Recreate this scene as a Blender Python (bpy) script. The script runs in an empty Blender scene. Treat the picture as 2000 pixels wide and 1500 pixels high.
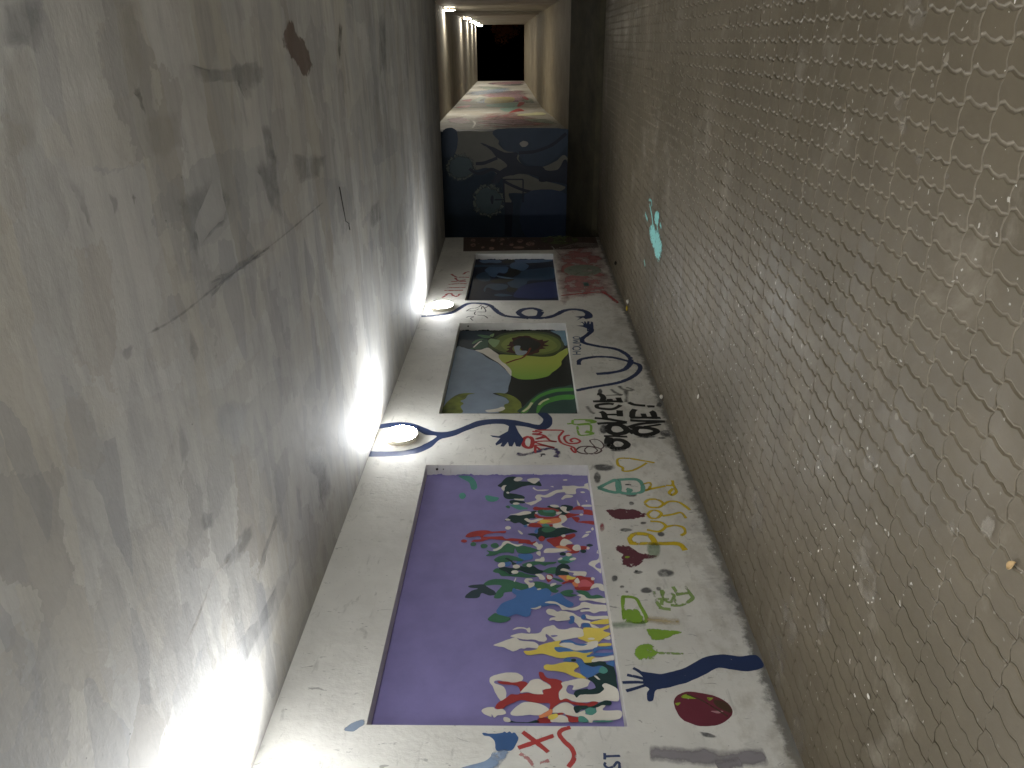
import bpy, bmesh, math, random
from mathutils import Vector, Matrix, noise as mnoise
random.seed(7)
S = bpy.context.scene
COL = S.collection
# ------------------------------------------------------------------ art data (mm on the surface each mark is painted on)
ART = {
"m1":[["teal","b",[6031,2160,5958,2096,5908,2047,5810,2025,5790,1986,5852,1971,5973,2004,6031,2062]],["teal","b",[5675,1890,5702,1869,5682,1816,5662,1763,5629,1770,5596,1805,5609,1865]],["teal","b",[5688,2065,5658,2069,5639,2082,5639,2101,5658,2117,5687,2125,5717,2122,5736,2108,5736,2090,5718,2073]],["dgreen","b",[5860,1781,5917,1748,5967,1726,6010,1689,6018,1619,5946,1588,5932,1495,5911,1427,5939,1396,5862,1374,5861,1420,5868,1488,5840,1557,5798,1609,5770,1654,5736,1669,5723,1609,5696,1549,5663,1530,5637,1556,5636,1637,5643,1689,5676,1719,5729,1728,5770,1722,5825,1746]],["dgreen","b",[5597,1670,5623,1652,5617,1586,5597,1530,5571,1541,5571,1607,5564,1651]],["white","b",[5960,1634,6003,1611,6011,1572,5982,1549,5946,1572,5938,1611]],["white","b",[5960,1507,5989,1480,5994,1410,5968,1387,5932,1411,5896,1442,5925,1480]],["white","b",[5818,1746,5860,1731,5867,1697,5825,1715,5773,1718,5784,1733]],["white","b",[5643,1630,5643,1586,5643,1541,5617,1539,5619,1586,5626,1615]],["white","b",[5740,1672,5731,1675,5725,1681,5725,1689,5731,1695,5740,1698,5750,1696,5756,1689,5756,1681,5750,1675]],["green","b",[5519,1703,5538,1680,5519,1661,5496,1664,5494,1686]],["teal","b",[5545,1665,5552,1636,5545,1585,5520,1549,5497,1502,5479,1513,5469,1563,5481,1599,5513,1636]],["white","b",[5567,1578,5557,1583,5550,1598,5550,1616,5556,1631,5567,1636,5578,1631,5584,1616,5584,1598,5578,1584]],["white","b",[5960,1126,5953,1131,5948,1143,5948,1157,5953,1168,5960,1172,5968,1168,5973,1156,5973,1142,5968,1130]],["white","b",[5855,1291,5855,1265,5834,1260,5841,1276]],["white","b",[5819,1455,5833,1443,5792,1414,5796,1361,5792,1308,5774,1354,5772,1406,5788,1432]],["white","b",[5584,1530,5584,1498,5604,1453,5624,1424,5664,1438,5704,1422,5711,1385,5704,1348,5745,1295,5786,1241,5800,1184,5855,1185,5856,1140,5863,1079,5849,1019,5856,980,5891,970,5910,938,5884,938,5780,938,5808,961,5821,1013,5807,1059,5732,1064,5719,1102,5725,1154,5752,1167,5738,1235,5691,1282,5664,1334,5670,1386,5631,1379,5585,1417,5539,1469,5552,1490]],["white","b",[5645,1202,5698,1170,5712,1140,5692,1093,5665,1113,5652,1165,5632,1188]],["white","b",[5759,1021,5766,995,5749,979,5739,1004]],["white","b",[5626,1064,5586,1051,5535,1037,5548,1061]],["white","b",[5615,984,5616,970,5593,978]],["white","b",[5541,1025,5551,996,5548,938,5520,938,5520,984,5522,1020]],["red","b",[5495,1458,5520,1433,5505,1382,5502,1324,5508,1281,5483,1224,5458,1175,5421,1134,5409,1021,5478,1012,5459,938,5391,938,5403,1007,5390,1065,5366,1116,5347,1166,5396,1192,5421,1227,5470,1282,5470,1325,5464,1390,5470,1448]],["red","b",[5471,1117,5509,1093,5528,1055,5510,1013,5472,1016,5471,1074]],["red","b",[5360,1123,5360,1067,5330,1055,5299,1071,5306,1014,5300,938,5252,938,5264,989,5276,1044,5287,1086,5323,1111]],["dgreen","b",[5514,1331,5540,1287,5502,1223,5541,1200,5547,1156,5522,1107,5471,1117,5446,1154,5409,1156,5390,1200,5420,1255,5458,1225,5489,1274]],["green","b",[5445,1419,5470,1390,5458,1333,5470,1275,5420,1255,5371,1279,5371,1335,5395,1392]],["teal","b",[5470,1372,5458,1333,5470,1289,5433,1273,5426,1320,5432,1362]],["white","b",[5534,1309,5549,1279,5537,1236,5509,1230,5506,1274]],["white","b",[5496,1220,5521,1193,5509,1158,5458,1164,5433,1133,5421,1163,5446,1190]],["white","b",[5420,1259,5439,1233,5433,1205,5402,1228,5396,1249]],["dgreen","b",[5345,1683,5388,1648,5388,1584,5407,1520,5444,1470,5457,1426,5407,1441,5346,1435,5333,1492,5273,1485,5243,1534,5279,1576,5267,1618,5302,1661,5302,1703,5326,1690]],["white","b",[5400,1659,5413,1606,5447,1534,5444,1488,5419,1473,5401,1513,5384,1577,5394,1627]],["white","b",[5326,1700,5339,1676,5315,1654,5308,1682]],["red","b",[5370,1442,5407,1434,5370,1392,5359,1322,5371,1257,5396,1221,5347,1216,5322,1266,5310,1337,5334,1407]],["orange","b",[5262,1429,5322,1386,5328,1323,5347,1251,5323,1210,5281,1233,5262,1290,5256,1374]],["yellow","b",[5286,1405,5316,1379,5310,1330,5292,1303,5274,1338,5262,1367]],["red","b",[5226,1507,5268,1471,5262,1408,5232,1381,5251,1290,5227,1281,5209,1340,5212,1409,5209,1465]],["white","b",[5321,1534,5339,1513,5309,1471,5336,1407,5332,1365,5298,1415,5271,1464,5291,1506]],["white","b",[5359,1233,5390,1214,5378,1179,5329,1164,5287,1184,5251,1217,5216,1187,5193,1147,5192,1202,5204,1243,5192,1278,5251,1290,5269,1254,5287,1219,5329,1220]],["teal","b",[5227,1388,5262,1353,5239,1325,5215,1319,5215,1361]],["blue","b",[5232,1541,5249,1513,5226,1507,5208,1527]],["red","b",[5038,1352,5066,1290,5089,1228,5112,1165,5124,1117,5090,1112,5050,1148,5017,1197,4967,1227,4945,1281,4989,1320]],["dgreen","b",[5110,1507,5122,1459,5116,1425,5168,1424,5209,1396,5215,1340,5192,1265,5210,1208,5193,1154,5164,1100,5141,1092,5129,1151,5106,1206,5072,1263,5060,1344,5043,1386,5043,1426,5082,1443,5093,1487]],["green","b",[5168,1390,5209,1361,5215,1305,5192,1265,5151,1301,5134,1356]],["blue","b",[5145,1449,5197,1424,5145,1418,5122,1439]],["red","b",[5049,1365,5028,1371,5015,1385,5015,1401,5028,1414,5049,1419,5070,1414,5083,1400,5083,1383,5070,1370]],["white","b",[5095,1227,5106,1200,5084,1191,5067,1215]],["white","b",[5167,1590,5158,1569,5122,1545,5110,1555,5133,1576]],["white","b",[5194,971,5215,955,5182,949,5170,966]],["white","b",[5149,1019,5161,984,5145,978,5133,1010]],["white","b",[5068,1059,5113,1029,5122,994,5096,1003,5068,1045]],["white","b",[5204,1649,5189,1653,5180,1665,5180,1680,5189,1693,5204,1698,5219,1693,5228,1681,5229,1666,5219,1654]],["white","b",[5397,1021,5388,1025,5383,1033,5383,1043,5388,1050,5397,1053,5405,1049,5411,1041,5411,1031,5406,1024]],["white","b",[5244,1493,5237,1495,5232,1500,5232,1506,5237,1511,5244,1513,5251,1511,5255,1506,5255,1500,5251,1494]],["white","b",[5420,1414,5412,1417,5408,1423,5408,1431,5412,1437,5420,1440,5427,1437,5431,1431,5431,1423,5427,1416]],["red","b",[5068,2021,5119,2001,5148,1955,5160,1852,5145,1796,5155,1693,5126,1696,5126,1768,5109,1849,5074,1875,5075,1780,5075,1718,5042,1690,5050,1636,5037,1535,5032,1494,4999,1474,5015,1440,4961,1454,4971,1488,4987,1535,4984,1582,5009,1582,5014,1629,5020,1683,5030,1738,5041,1819,5013,1872,5004,1919,5002,1969,5029,1947,5041,1894,5080,1910,5068,1963]],["red","b",[5012,2007,4999,2011,4991,2022,4991,2037,4999,2049,5012,2055,5025,2051,5033,2040,5033,2025,5025,2013]],["green","b",[4971,1927,4956,1930,4946,1942,4946,1957,4955,1969,4971,1975,4986,1971,4996,1960,4996,1945,4986,1932]],["green","b",[4945,1834,4928,1839,4917,1853,4916,1871,4927,1886,4945,1893,4963,1888,4974,1874,4974,1856,4963,1840]],["green","b",[4954,1742,4934,1748,4923,1764,4922,1785,4934,1802,4953,1809,4972,1803,4984,1787,4985,1766,4973,1749]],["green","b",[4888,1839,4878,1779,4900,1734,4970,1696,4976,1642,4949,1581,4949,1535,4923,1468,4891,1415,4869,1455,4848,1522,4858,1581,4895,1601,4916,1614,4853,1620,4863,1667,4852,1732,4825,1784,4820,1843,4857,1818]],["white","b",[4894,1790,4916,1761,4948,1728,4997,1710,5012,1670,4981,1629,4965,1595,4976,1548,4955,1561,4943,1601,4970,1642,4981,1676,4948,1702,4910,1727,4884,1766]],["blue","b",[4832,1581,4845,1535,4843,1476,4781,1470,4760,1535,4729,1561,4719,1599,4780,1574]],["green","b",[4758,1775,4800,1757,4826,1705,4821,1640,4801,1587,4770,1541,4749,1567,4759,1619,4744,1664,4733,1729]],["dgreen","b",[4779,1688,4792,1672,4769,1639,4739,1619,4714,1593,4703,1625,4739,1638,4764,1665]],["blue","b",[4728,1693,4744,1664,4729,1638,4693,1651,4688,1683]],["green","b",[4709,1554,4740,1502,4750,1438,4740,1373,4746,1282,4720,1303,4710,1348,4695,1374,4715,1419,4689,1471,4679,1522]],["green","b",[4638,1780,4673,1746,4648,1701,4609,1662,4595,1624,4629,1567,4605,1522,4586,1465,4581,1415,4562,1472,4561,1535,4571,1598,4575,1661,4575,1712,4609,1732,4618,1764]],["dgreen","b",[4668,1733,4678,1689,4668,1624,4689,1567,4679,1522,4689,1464,4650,1420,4630,1370,4611,1402,4591,1465,4610,1522,4639,1579,4590,1636,4619,1675,4643,1713]],["white","b",[4703,1744,4730,1722,4730,1693,4688,1689,4676,1727]],["white","b",[4760,1450,4786,1444,4789,1411,4807,1397,4807,1378,4761,1377,4750,1412]],["white","b",[4852,1439,4875,1426,4875,1403,4822,1405,4822,1417]],["white","b",[4966,1464,4988,1447,5002,1434,4972,1414,4977,1394,4945,1384,4902,1405,4905,1428,4934,1435]],["white","b",[4684,1570,4670,1575,4661,1589,4661,1605,4669,1619,4683,1624,4698,1619,4706,1606,4706,1589,4698,1575]],["white","b",[4619,1581,4607,1586,4599,1600,4599,1616,4606,1629,4619,1635,4632,1630,4640,1616,4640,1600,4632,1586]],["white","b",[4699,1474,4686,1479,4678,1490,4678,1503,4686,1514,4699,1518,4712,1514,4720,1503,4720,1489,4712,1478]],["green","b",[4630,1389,4670,1343,4675,1285,4602,1294,4606,1345]],["dgreen","b",[4602,1294,4670,1285,4711,1258,4721,1219,4701,1188,4661,1180,4661,1228,4612,1193,4588,1194,4587,1251,4577,1289]],["white","b",[4641,1255,4663,1235,4656,1203,4641,1185,4632,1141,4623,1056,4574,1066,4579,1094,4583,1156,4612,1151,4622,1192,4633,1230]],["white","b",[4591,1453,4599,1421,4586,1396,4548,1375,4529,1385,4533,1416,4557,1425]],["red","b",[4591,1364,4597,1320,4553,1315,4510,1342,4524,1363]],["white","b",[4591,1358,4582,1327,4553,1318,4539,1338,4553,1359]],["green","b",[4553,1321,4553,1284,4525,1235,4511,1261]],["green","b",[4474,1849,4512,1822,4539,1767,4541,1686,4523,1623,4490,1554,4476,1516,4430,1504,4416,1547,4429,1597,4402,1621,4387,1682,4347,1693,4324,1723,4328,1759,4373,1752,4438,1720,4466,1709,4475,1759,4465,1814]],["green","b",[4509,1466,4514,1416,4500,1379,4477,1336,4478,1250,4450,1269,4431,1295,4408,1277,4385,1303,4403,1345,4431,1356,4430,1406,4439,1442,4467,1461]],["dgreen2","b",[4459,1957,4474,1908,4479,1846,4446,1813,4401,1756,4364,1752,4355,1791,4382,1853,4337,1869,4323,1905,4323,1959,4340,1973,4404,1934,4427,1886,4441,1943]],["red","b",[4492,1249,4525,1197,4544,1171,4578,1119,4564,1070,4555,1020,4517,1005,4461,1013,4410,1051,4409,1106,4423,1154,4478,1163,4497,1199,4478,1237]],["orange","b",[4577,1276,4578,1207,4525,1194,4511,1217,4539,1240]],["orange","b",[4492,1171,4507,1136,4460,1127,4451,1158]],["yellow","b",[4583,1204,4568,1176,4559,1139,4535,1159,4535,1209]],["pink","b",[4479,1126,4526,1097,4526,1060,4470,1015,4451,1041,4451,1097,4441,1128]],["white","b",[4516,1154,4554,1127,4502,1112,4488,1137]],["white","b",[4424,1043,4475,1014,4484,976,4471,938,4401,938,4415,970,4442,980,4433,1018]],["white","b",[4541,996,4530,1000,4523,1009,4523,1018,4529,1026,4541,1028,4552,1024,4559,1015,4559,1006,4552,998]],["green","b",[4377,1270,4409,1234,4418,1179,4386,1168,4368,1188,4355,1146,4337,1184,4345,1232]],["green","b",[4405,1149,4405,1094,4387,1058,4351,1037,4360,988,4325,943,4316,992,4315,1052,4342,1086,4377,1132]],["blue","b",[4206,1731,4267,1691,4312,1614,4347,1596,4383,1627,4429,1615,4406,1578,4425,1510,4449,1461,4412,1425,4431,1369,4385,1333,4340,1341,4377,1273,4314,1233,4270,1181,4236,1184,4218,1238,4244,1296,4243,1356,4199,1476,4140,1494,4123,1535,4148,1594,4122,1652,4139,1711,4172,1736]],["white","b",[4514,1535,4542,1516,4538,1479,4519,1472,4514,1504,4490,1491,4491,1460,4458,1461,4430,1498,4458,1507,4490,1529]],["white","b",[4416,1440,4430,1421,4421,1409,4407,1428]],["white","b",[4468,1337,4491,1324,4496,1292,4478,1293,4459,1328]],["white","b",[4513,1616,4561,1601,4551,1598,4513,1607]],["white","b",[4722,1029,4763,1003,4784,949,4851,938,4862,952,4883,947,4888,938,4633,938,4643,962,4692,996]],["purple","b",[4702,979,4733,960,4743,938,4673,938,4677,965]],["orange","b",[4940,1278,4962,1247,4957,1200,4951,1134,4898,1144,4903,1203]],["red","b",[4962,1200,4973,1126,4930,1122,4919,1089,4871,1099,4855,1153,4871,1198,4898,1150]],["red","b",[4952,1081,4952,1027,4920,1023,4903,1071]],["white","b",[4967,1243,5033,1224,5045,1189,4990,1138,4973,1180,4951,1207]],["white","b",[4919,1143,4962,1120,4963,1083,4903,1077,4887,1118]],["white","b",[4865,1376,4918,1358,4924,1269,4913,1189,4887,1211,4870,1277,4865,1337]],["teal","b",[4761,1269,4813,1221,4829,1168,4783,1125,4736,1186,4731,1244]],["green","b",[4751,1269,4772,1229,4747,1172,4726,1232]],["dgreen","b",[4968,1029,4985,998,4969,972,4947,1001]],["dgreen","b",[4882,1033,4870,1039,4862,1052,4862,1069,4870,1081,4882,1085,4895,1079,4902,1066,4903,1049,4895,1037]],["dgreen","b",[4850,1199,4836,1205,4828,1219,4828,1235,4836,1247,4849,1252,4863,1246,4872,1233,4872,1216,4863,1204]],["white","b",[4927,1004,4916,1007,4909,1014,4909,1021,4916,1026,4927,1028,4939,1025,4946,1018,4946,1011,4939,1005]],["white","b",[4855,1202,4866,1179,4847,1153,4822,1175,4829,1197]],["white","b",[4782,1268,4808,1241,4792,1228,4777,1249]],["white","b",[4787,1176,4805,1149,4798,1124,4777,1132,4772,1164]],["green","b",[4096,1795,4138,1770,4159,1742,4143,1712,4106,1635,4077,1657,4064,1709,4072,1762]],["white","b",[4212,1485,4217,1452,4239,1413,4217,1416,4200,1446,4204,1476]],["white","b",[4000,1619,4025,1587,4025,1541,4017,1518,4025,1501,4001,1491,3973,1500,3989,1515,4007,1524,4013,1564]],["white","b",[4273,1388,4287,1349,4278,1301,4244,1255,4218,1214,4223,1172,4245,1135,4271,1122,4280,1085,4258,1027,4246,941,4186,939,4182,986,4160,1035,4181,1069,4176,1128,4198,1124,4202,1067,4217,1066,4215,1108,4193,1157,4189,1180,4197,1221,4201,1263,4235,1273,4257,1302,4265,1361]],["white","b",[4183,1379,4205,1357,4196,1322,4175,1299,4188,1263,4167,1193,4142,1166,4118,1138,4093,1122,4085,1071,4061,1067,4037,1034,4013,1014,4020,1059,4061,1078,4060,1130,4020,1145,4052,1166,4084,1187,4126,1178,4134,1201,4096,1215,4088,1256,4079,1303,4092,1326,4087,1358,4112,1348,4125,1313,4149,1365]],["white","b",[4147,1095,4131,1038,4136,944,4102,944,4102,1005,4098,1052,4110,1092]],["white","b",[4350,1146,4361,1115,4351,1089,4320,1070,4314,1010,4321,938,4268,942,4280,995,4298,1060,4293,1120,4315,1131,4333,1114]],["yellow","b",[4069,1072,4090,1018,4104,938,4058,943,4053,998,4053,1050]],["blue","b",[4040,1073,4028,1080,4020,1095,4020,1114,4028,1128,4040,1133,4052,1126,4060,1111,4060,1092,4053,1078]],["blue","b",[4125,1097,4110,1101,4101,1111,4101,1121,4110,1129,4124,1132,4139,1127,4148,1118,4148,1107,4139,1099]],["blue","b",[4125,1211,4134,1193,4122,1176,4093,1180,4060,1188,4052,1212,4068,1223,4097,1206]],["white","b",[3933,1632,3961,1564,3954,1507,3962,1433,4010,1403,4030,1363,4036,1328,4003,1300,3999,1249,4015,1197,4012,1145,3980,1119,3933,1123,3921,1169,3909,1226,3893,1283,3885,1317,3924,1349,3955,1382,3939,1388,3908,1378,3885,1395,3885,1429,3900,1468,3899,1535,3907,1569,3918,1598]],["white","b",[3844,1745,3871,1698,3898,1648,3918,1598,3891,1564,3884,1507,3877,1463,3847,1441,3820,1452,3827,1508,3816,1536,3816,1563,3789,1602,3800,1630,3826,1674]],["purple","b",[3939,1351,3941,1309,3932,1309,3924,1338]],["yellow","b",[3793,1538,3798,1497,3813,1452,3847,1435,3870,1373,3885,1322,3893,1283,3859,1295,3840,1274,3811,1203,3804,1121,3790,1078,3760,1102,3739,1061,3695,1091,3691,1135,3731,1159,3745,1213,3733,1263,3737,1317,3758,1371,3772,1420,3757,1508]],["yellow","b",[4012,1122,4016,1059,4013,1002,4045,938,4013,945,3989,987,3966,944,3950,946,3911,995,3880,1026,3876,1088,3895,1125,3917,1169,3937,1128]],["white","b",[3859,1295,3878,1227,3849,1173,3879,1093,3888,1031,3835,1041,3812,1076,3808,1132,3804,1187,3829,1258,3840,1285]],["white","b",[3911,989,3938,947,3904,948]],["white","b",[3702,1091,3735,1072,3742,1017,3758,939,3718,943,3710,993,3699,1053]],["blue","b",[3886,1283,3900,1243,3886,1204,3864,1167,3864,1105,3845,1129,3849,1173,3871,1217,3872,1261]],["blue","b",[3825,1333,3829,1297,3818,1231,3800,1193,3804,1104,3793,1078,3778,1134,3792,1194,3788,1260,3786,1315]],["blue","b",[3804,1077,3827,1053,3831,1008,3839,941,3813,941,3812,1010,3782,1062,3779,1002,3787,944,3769,946,3750,1016,3753,1070,3742,1115,3760,1113,3771,1069]],["white","b",[3910,1051,3904,1056,3900,1069,3900,1085,3904,1097,3910,1102,3916,1096,3921,1083,3921,1068,3917,1055]],["yellow","b",[3857,1033,3869,993,3869,943,3846,951,3839,996,3838,1030]],["yellow","b",[3657,1409,3675,1390,3672,1347,3690,1292,3698,1237,3687,1184,3659,1178,3624,1215,3597,1174,3563,1139,3556,1150,3569,1208,3603,1269,3620,1322,3626,1375,3636,1404]],["blue","b",[3704,1275,3730,1263,3737,1241,3723,1220,3701,1226]],["blue","b",[3719,1193,3720,1160,3688,1135,3656,1089,3667,1045,3660,1014,3611,1029,3604,1062,3563,1097,3569,1134,3603,1168,3652,1175,3687,1189]],["dgreen","b",[3716,1193,3708,1196,3703,1205,3703,1215,3708,1223,3716,1226,3723,1222,3728,1214,3728,1203,3723,1196]],["dgreen","b",[3691,1140,3695,1086,3706,1031,3696,999,3661,949,3481,946,3490,968,3513,1018,3503,1040,3470,1032,3437,1066,3431,1118,3427,1180,3404,1192,3404,1215,3430,1224,3462,1204,3476,1146,3483,1083,3529,1105,3556,1129,3580,1085,3604,1051,3611,1029,3619,996,3660,1014,3667,1045,3660,1084,3674,1120]],["teal","b",[3618,1050,3660,1024,3646,999,3619,991,3598,1020]],["blue","b",[3689,995,3711,944,3661,946,3668,970]],["white","b",[3577,1083,3580,1069,3550,1046,3550,1061]],["white","b",[3551,1760,3578,1748,3599,1706,3614,1643,3611,1584,3590,1552,3559,1546,3532,1573,3525,1615,3535,1657,3548,1699,3538,1728,3521,1725,3508,1688,3485,1661,3446,1650,3400,1654,3376,1674,3406,1700,3458,1723,3497,1737,3524,1754]],["red","b",[3327,1716,3362,1699,3394,1654,3423,1623,3427,1572,3446,1562,3479,1572,3499,1593,3505,1646,3511,1688,3528,1709,3531,1657,3522,1604,3532,1557,3519,1520,3493,1520,3469,1541,3433,1562,3437,1510,3428,1422,3467,1416,3487,1369,3514,1384,3554,1430,3608,1440,3605,1413,3567,1393,3554,1351,3541,1304,3521,1294,3481,1291,3448,1319,3384,1314,3397,1275,3372,1240,3366,1200,3360,1145,3380,1102,3367,1078,3342,1106,3332,1142,3344,1207,3353,1236,3372,1281,3359,1317,3327,1359,3303,1370,3315,1385,3358,1378,3358,1429,3364,1495,3382,1551,3356,1612,3337,1647,3315,1672,3315,1708]],["white","b",[3440,1562,3469,1541,3509,1515,3540,1494,3553,1446,3533,1415,3484,1364,3467,1406,3454,1422,3428,1417,3431,1464,3443,1515]],["white","b",[3521,1300,3538,1246,3552,1203,3556,1161,3536,1115,3499,1129,3476,1182,3462,1230,3495,1223,3501,1248,3468,1268,3436,1262,3423,1222,3401,1208,3427,1180,3431,1108,3437,1066,3470,1032,3500,1040,3517,1012,3471,947,3381,949,3380,1011,3370,1073,3376,1103,3367,1144,3366,1200,3378,1240,3397,1275,3384,1311,3435,1319,3461,1308,3488,1291]],["purple","b",[3489,1134,3526,1116,3523,1100,3483,1083,3469,1126]],["white","b",[3321,1359,3346,1328,3365,1286,3353,1246,3322,1226,3285,1220,3304,1164,3274,1161,3286,1100,3330,1091,3342,1035,3305,1053,3306,948,3251,952,3233,1016,3235,1110,3217,1126,3220,1151,3250,1163,3258,1207,3273,1281,3285,1295,3285,1331,3290,1370]],["white","b",[3236,1375,3266,1331,3261,1287,3219,1264,3218,1368]],["dgreen","b",[3335,1227,3341,1156,3332,1142,3342,1106,3361,1073,3380,1031,3374,996,3346,1004,3342,1055,3326,1092,3317,1138,3310,1184,3286,1215,3304,1229]],["teal","b",[3299,1094,3283,1102,3272,1121,3272,1142,3282,1159,3298,1164,3314,1156,3325,1138,3325,1116,3315,1099]],["red","b",[3253,1451,3260,1411,3248,1382,3221,1375,3220,1452]],["red","b",[3273,1286,3258,1237,3249,1203,3219,1210,3219,1264,3249,1272]],["red","b",[3278,1331,3286,1305,3276,1296,3266,1326]],["orange","b",[3271,1446,3284,1411,3309,1390,3309,1365,3272,1371,3254,1411,3247,1441]],["yellow","b",[3260,1391,3275,1366,3278,1333,3254,1332,3236,1367,3242,1387]],["teal","b",[3258,1207,3256,1173,3220,1146,3219,1205]],["teal","b",[3226,1115,3236,1065,3230,1006,3221,1017,3220,1116]],["white","b",[3282,1621,3319,1597,3357,1551,3364,1510,3358,1460,3333,1409,3309,1387,3287,1411,3265,1451,3268,1511,3261,1561,3261,1606]],["white","b",[3299,1800,3321,1773,3327,1728,3312,1712,3312,1667,3282,1649,3269,1671,3263,1701,3246,1720,3272,1736,3252,1740,3272,1776]],["white","b",[3233,1665,3251,1656,3240,1625,3217,1623,3217,1650]],["dgreen","b",[3234,1620,3225,1581,3226,1511,3241,1461,3222,1452,3219,1620]]],
"m2":[["navyd","b",[9282,2442,9923,2448,9889,1996,9608,2036,9274,2027,9230,2163,9238,2317,9286,2354]],["slate","b",[9275,2449,9302,2361,9247,2294,9192,2188,9084,2100,8900,1991,8747,1866,8575,1783,8432,1723,8338,1693,8090,1716,7917,1727,7854,1766,7864,1875,7833,1891,7750,1764,7629,1708,7511,1758,7357,1754,7347,2449,7433,2446,8456,2449]],["white","b",[9192,2188,9219,2107,9288,2018,9164,1940,9030,1865,8874,1840,8697,1757,8527,1695,8361,1688,8432,1723,8599,1784,8747,1856,8926,1972,9084,2080]],["slate2","b",[9937,1158,9937,948,9411,948,9411,998,9732,1036]],["ol1","b",[9329,2019,9586,1977,9794,1866,9870,1705,9916,1487,9884,1269,9762,1110,9584,1022,9383,989,9190,1040,9029,1148,8977,1290,9017,1491,9030,1693,9083,1816,9191,1931]],["ol2","b",[9357,1968,9557,1934,9734,1832,9809,1693,9839,1487,9808,1282,9702,1134,9555,1055,9383,1031,9217,1069,9096,1166,9043,1299,9070,1491,9083,1684,9137,1807,9232,1902]],["ol3","b",[9357,1843,9528,1816,9659,1734,9748,1617,9778,1488,9733,1305,9614,1180,9469,1111,9355,1084,9245,1119,9149,1205,9109,1308,9123,1491,9137,1674,9191,1767]],["leafd","b",[9296,2222,9424,2174,9531,2123,9592,2041,9363,2023,9274,2055,9237,2163,9252,2263]],["leaf","b",[9424,2246,9562,2210,9616,2128,9600,2081,9546,2152,9454,2198]],["leaf","b",[9767,2193,9751,2048,9663,1999,9647,2084]],["leafl","b",[9530,2027,9624,2003,9600,1939,9530,1869,9303,1929,9438,2007]],["leafl","b",[9735,2019,9815,1970,9799,1955,9687,1971]],["white","s",[9296,2216,9393,2183,9500,2144,9534,2115],22,0],["lime","b",[9030,1865,9025,1693,9003,1491,8964,1291,9003,1149,9163,1041,9272,948,9082,953,8848,1045,8697,1062,8550,1127,8455,1188,8361,1229,8292,1325,8247,1448,8258,1588,8361,1683,8527,1695,8697,1757,8823,1829]],["mar2","b",[9357,1770,9399,1740,9499,1726,9528,1689,9644,1702,9668,1649,9718,1606,9718,1552,9739,1520,9718,1456,9658,1424,9614,1371,9570,1340,9585,1276,9526,1267,9555,1192,9469,1226,9412,1259,9356,1198,9314,1282,9259,1243,9218,1326,9123,1338,9069,1400,9030,1451,9030,1491,9083,1541,9273,1593,9329,1676,9191,1685,9083,1633,9110,1735,9150,1771,9218,1732,9260,1768,9315,1713]],["dark","b",[9470,1689,9600,1637,9674,1552,9644,1456,9556,1383,9441,1311,9300,1324,9190,1388,9110,1450,9123,1511,9273,1572,9357,1656]],["slate3","b",[9329,1666,9342,1583,9191,1593,9163,1490,9030,1541,9030,1622,9137,1654]],["redbr","s",[9273,1449,9083,1491,8925,1561,8848,1661,8747,1768],30,0],["olg","b",[7347,2441,7510,2440,7709,2384,7833,2296,7864,2199,7843,2108,7812,2187,7709,2215,7649,2264,7589,2224,7510,2253,7347,2224]],["olg","b",[7864,1875,7854,1766,7771,1657,7649,1585,7530,1563,7358,1584,7357,1814,7453,1757,7550,1759,7609,1708,7710,1727,7792,1801]],["white","b",[7414,1962,7452,1852,7501,1775,7453,1748,7395,1790,7367,1874,7367,1943]],["dgreen3","b",[7358,1575,7530,1533,7730,1444,7896,1334,8003,1204,8046,1055,8046,950,7358,962]],["green4","b",[7358,1575,7530,1498,7710,1426,7865,1316,7971,1168,8003,957,7918,958,7896,1135,7813,1273,7690,1382,7511,1455,7358,1507]],["green4","b",[7358,1396,7492,1390,7629,1339,7730,1248,7802,1121,7813,960,7700,962,7680,1100,7609,1235,7511,1325,7358,1371]],["cream","s",[7377,1550,7472,1489,7609,1445],30,0],["cream","s",[7550,1367,7639,1322,7710,1249],30,0]],
"m3":[["n3a","b",[13667,2374,13747,2278,13747,2151,13747,2017,13584,1948,13507,2051,13547,2178,13509,2282]],["n3a","b",[13747,1718,13747,1655,13747,1439,13747,1223,13747,1008,13693,988,13576,1125,13501,1442,13501,1505,13309,1443,13013,1536,13051,1689,13275,1795,13504,1757,13581,1694]],["n3a","b",[13056,2239,13278,2167,13353,2045,13313,1899,13163,1813,12836,1868,12873,1989,12593,2040,12698,2143,12911,2212]],["n3b","b",[12799,1647,13049,1496,13157,1239,13192,992,12585,995,12417,1157,12386,1449,12189,1498,11935,1631,11999,1735,12256,1816,12489,1742]],["n3b","b",[13394,2443,13392,2172,13370,1817,13275,1857,13259,2166,13243,2434]],["n3b","b",[11939,2205,12193,2122,12159,1833,11936,1828,11844,1995,12001,2152,11754,2178]],["n3b","b",[11572,2022,11661,1952,11601,1766,11541,1729,11513,1911]],["n3b","b",[12665,2380,12911,2273,12875,2191,12491,2115,12358,2167,12392,2305]],["dark","b",[13162,1803,12977,1587,12659,1685,12661,1883,12907,1829]],["dark","b",[12324,2108,12490,1958,12488,1713,12322,1788,12257,1932]],["dark","b",[11999,1801,11919,1631,11720,1731,11812,1816]],["dark","b",[13584,1948,13747,1867,13747,1728,13621,1716,13504,1809,13486,1903]],["n3c","b",[12697,2023,12626,1892,12522,1713,12506,1840,12593,1980]],["n3d","b",[12156,1498,12283,988,11464,1001,11438,1637,11720,1676]]],
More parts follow.
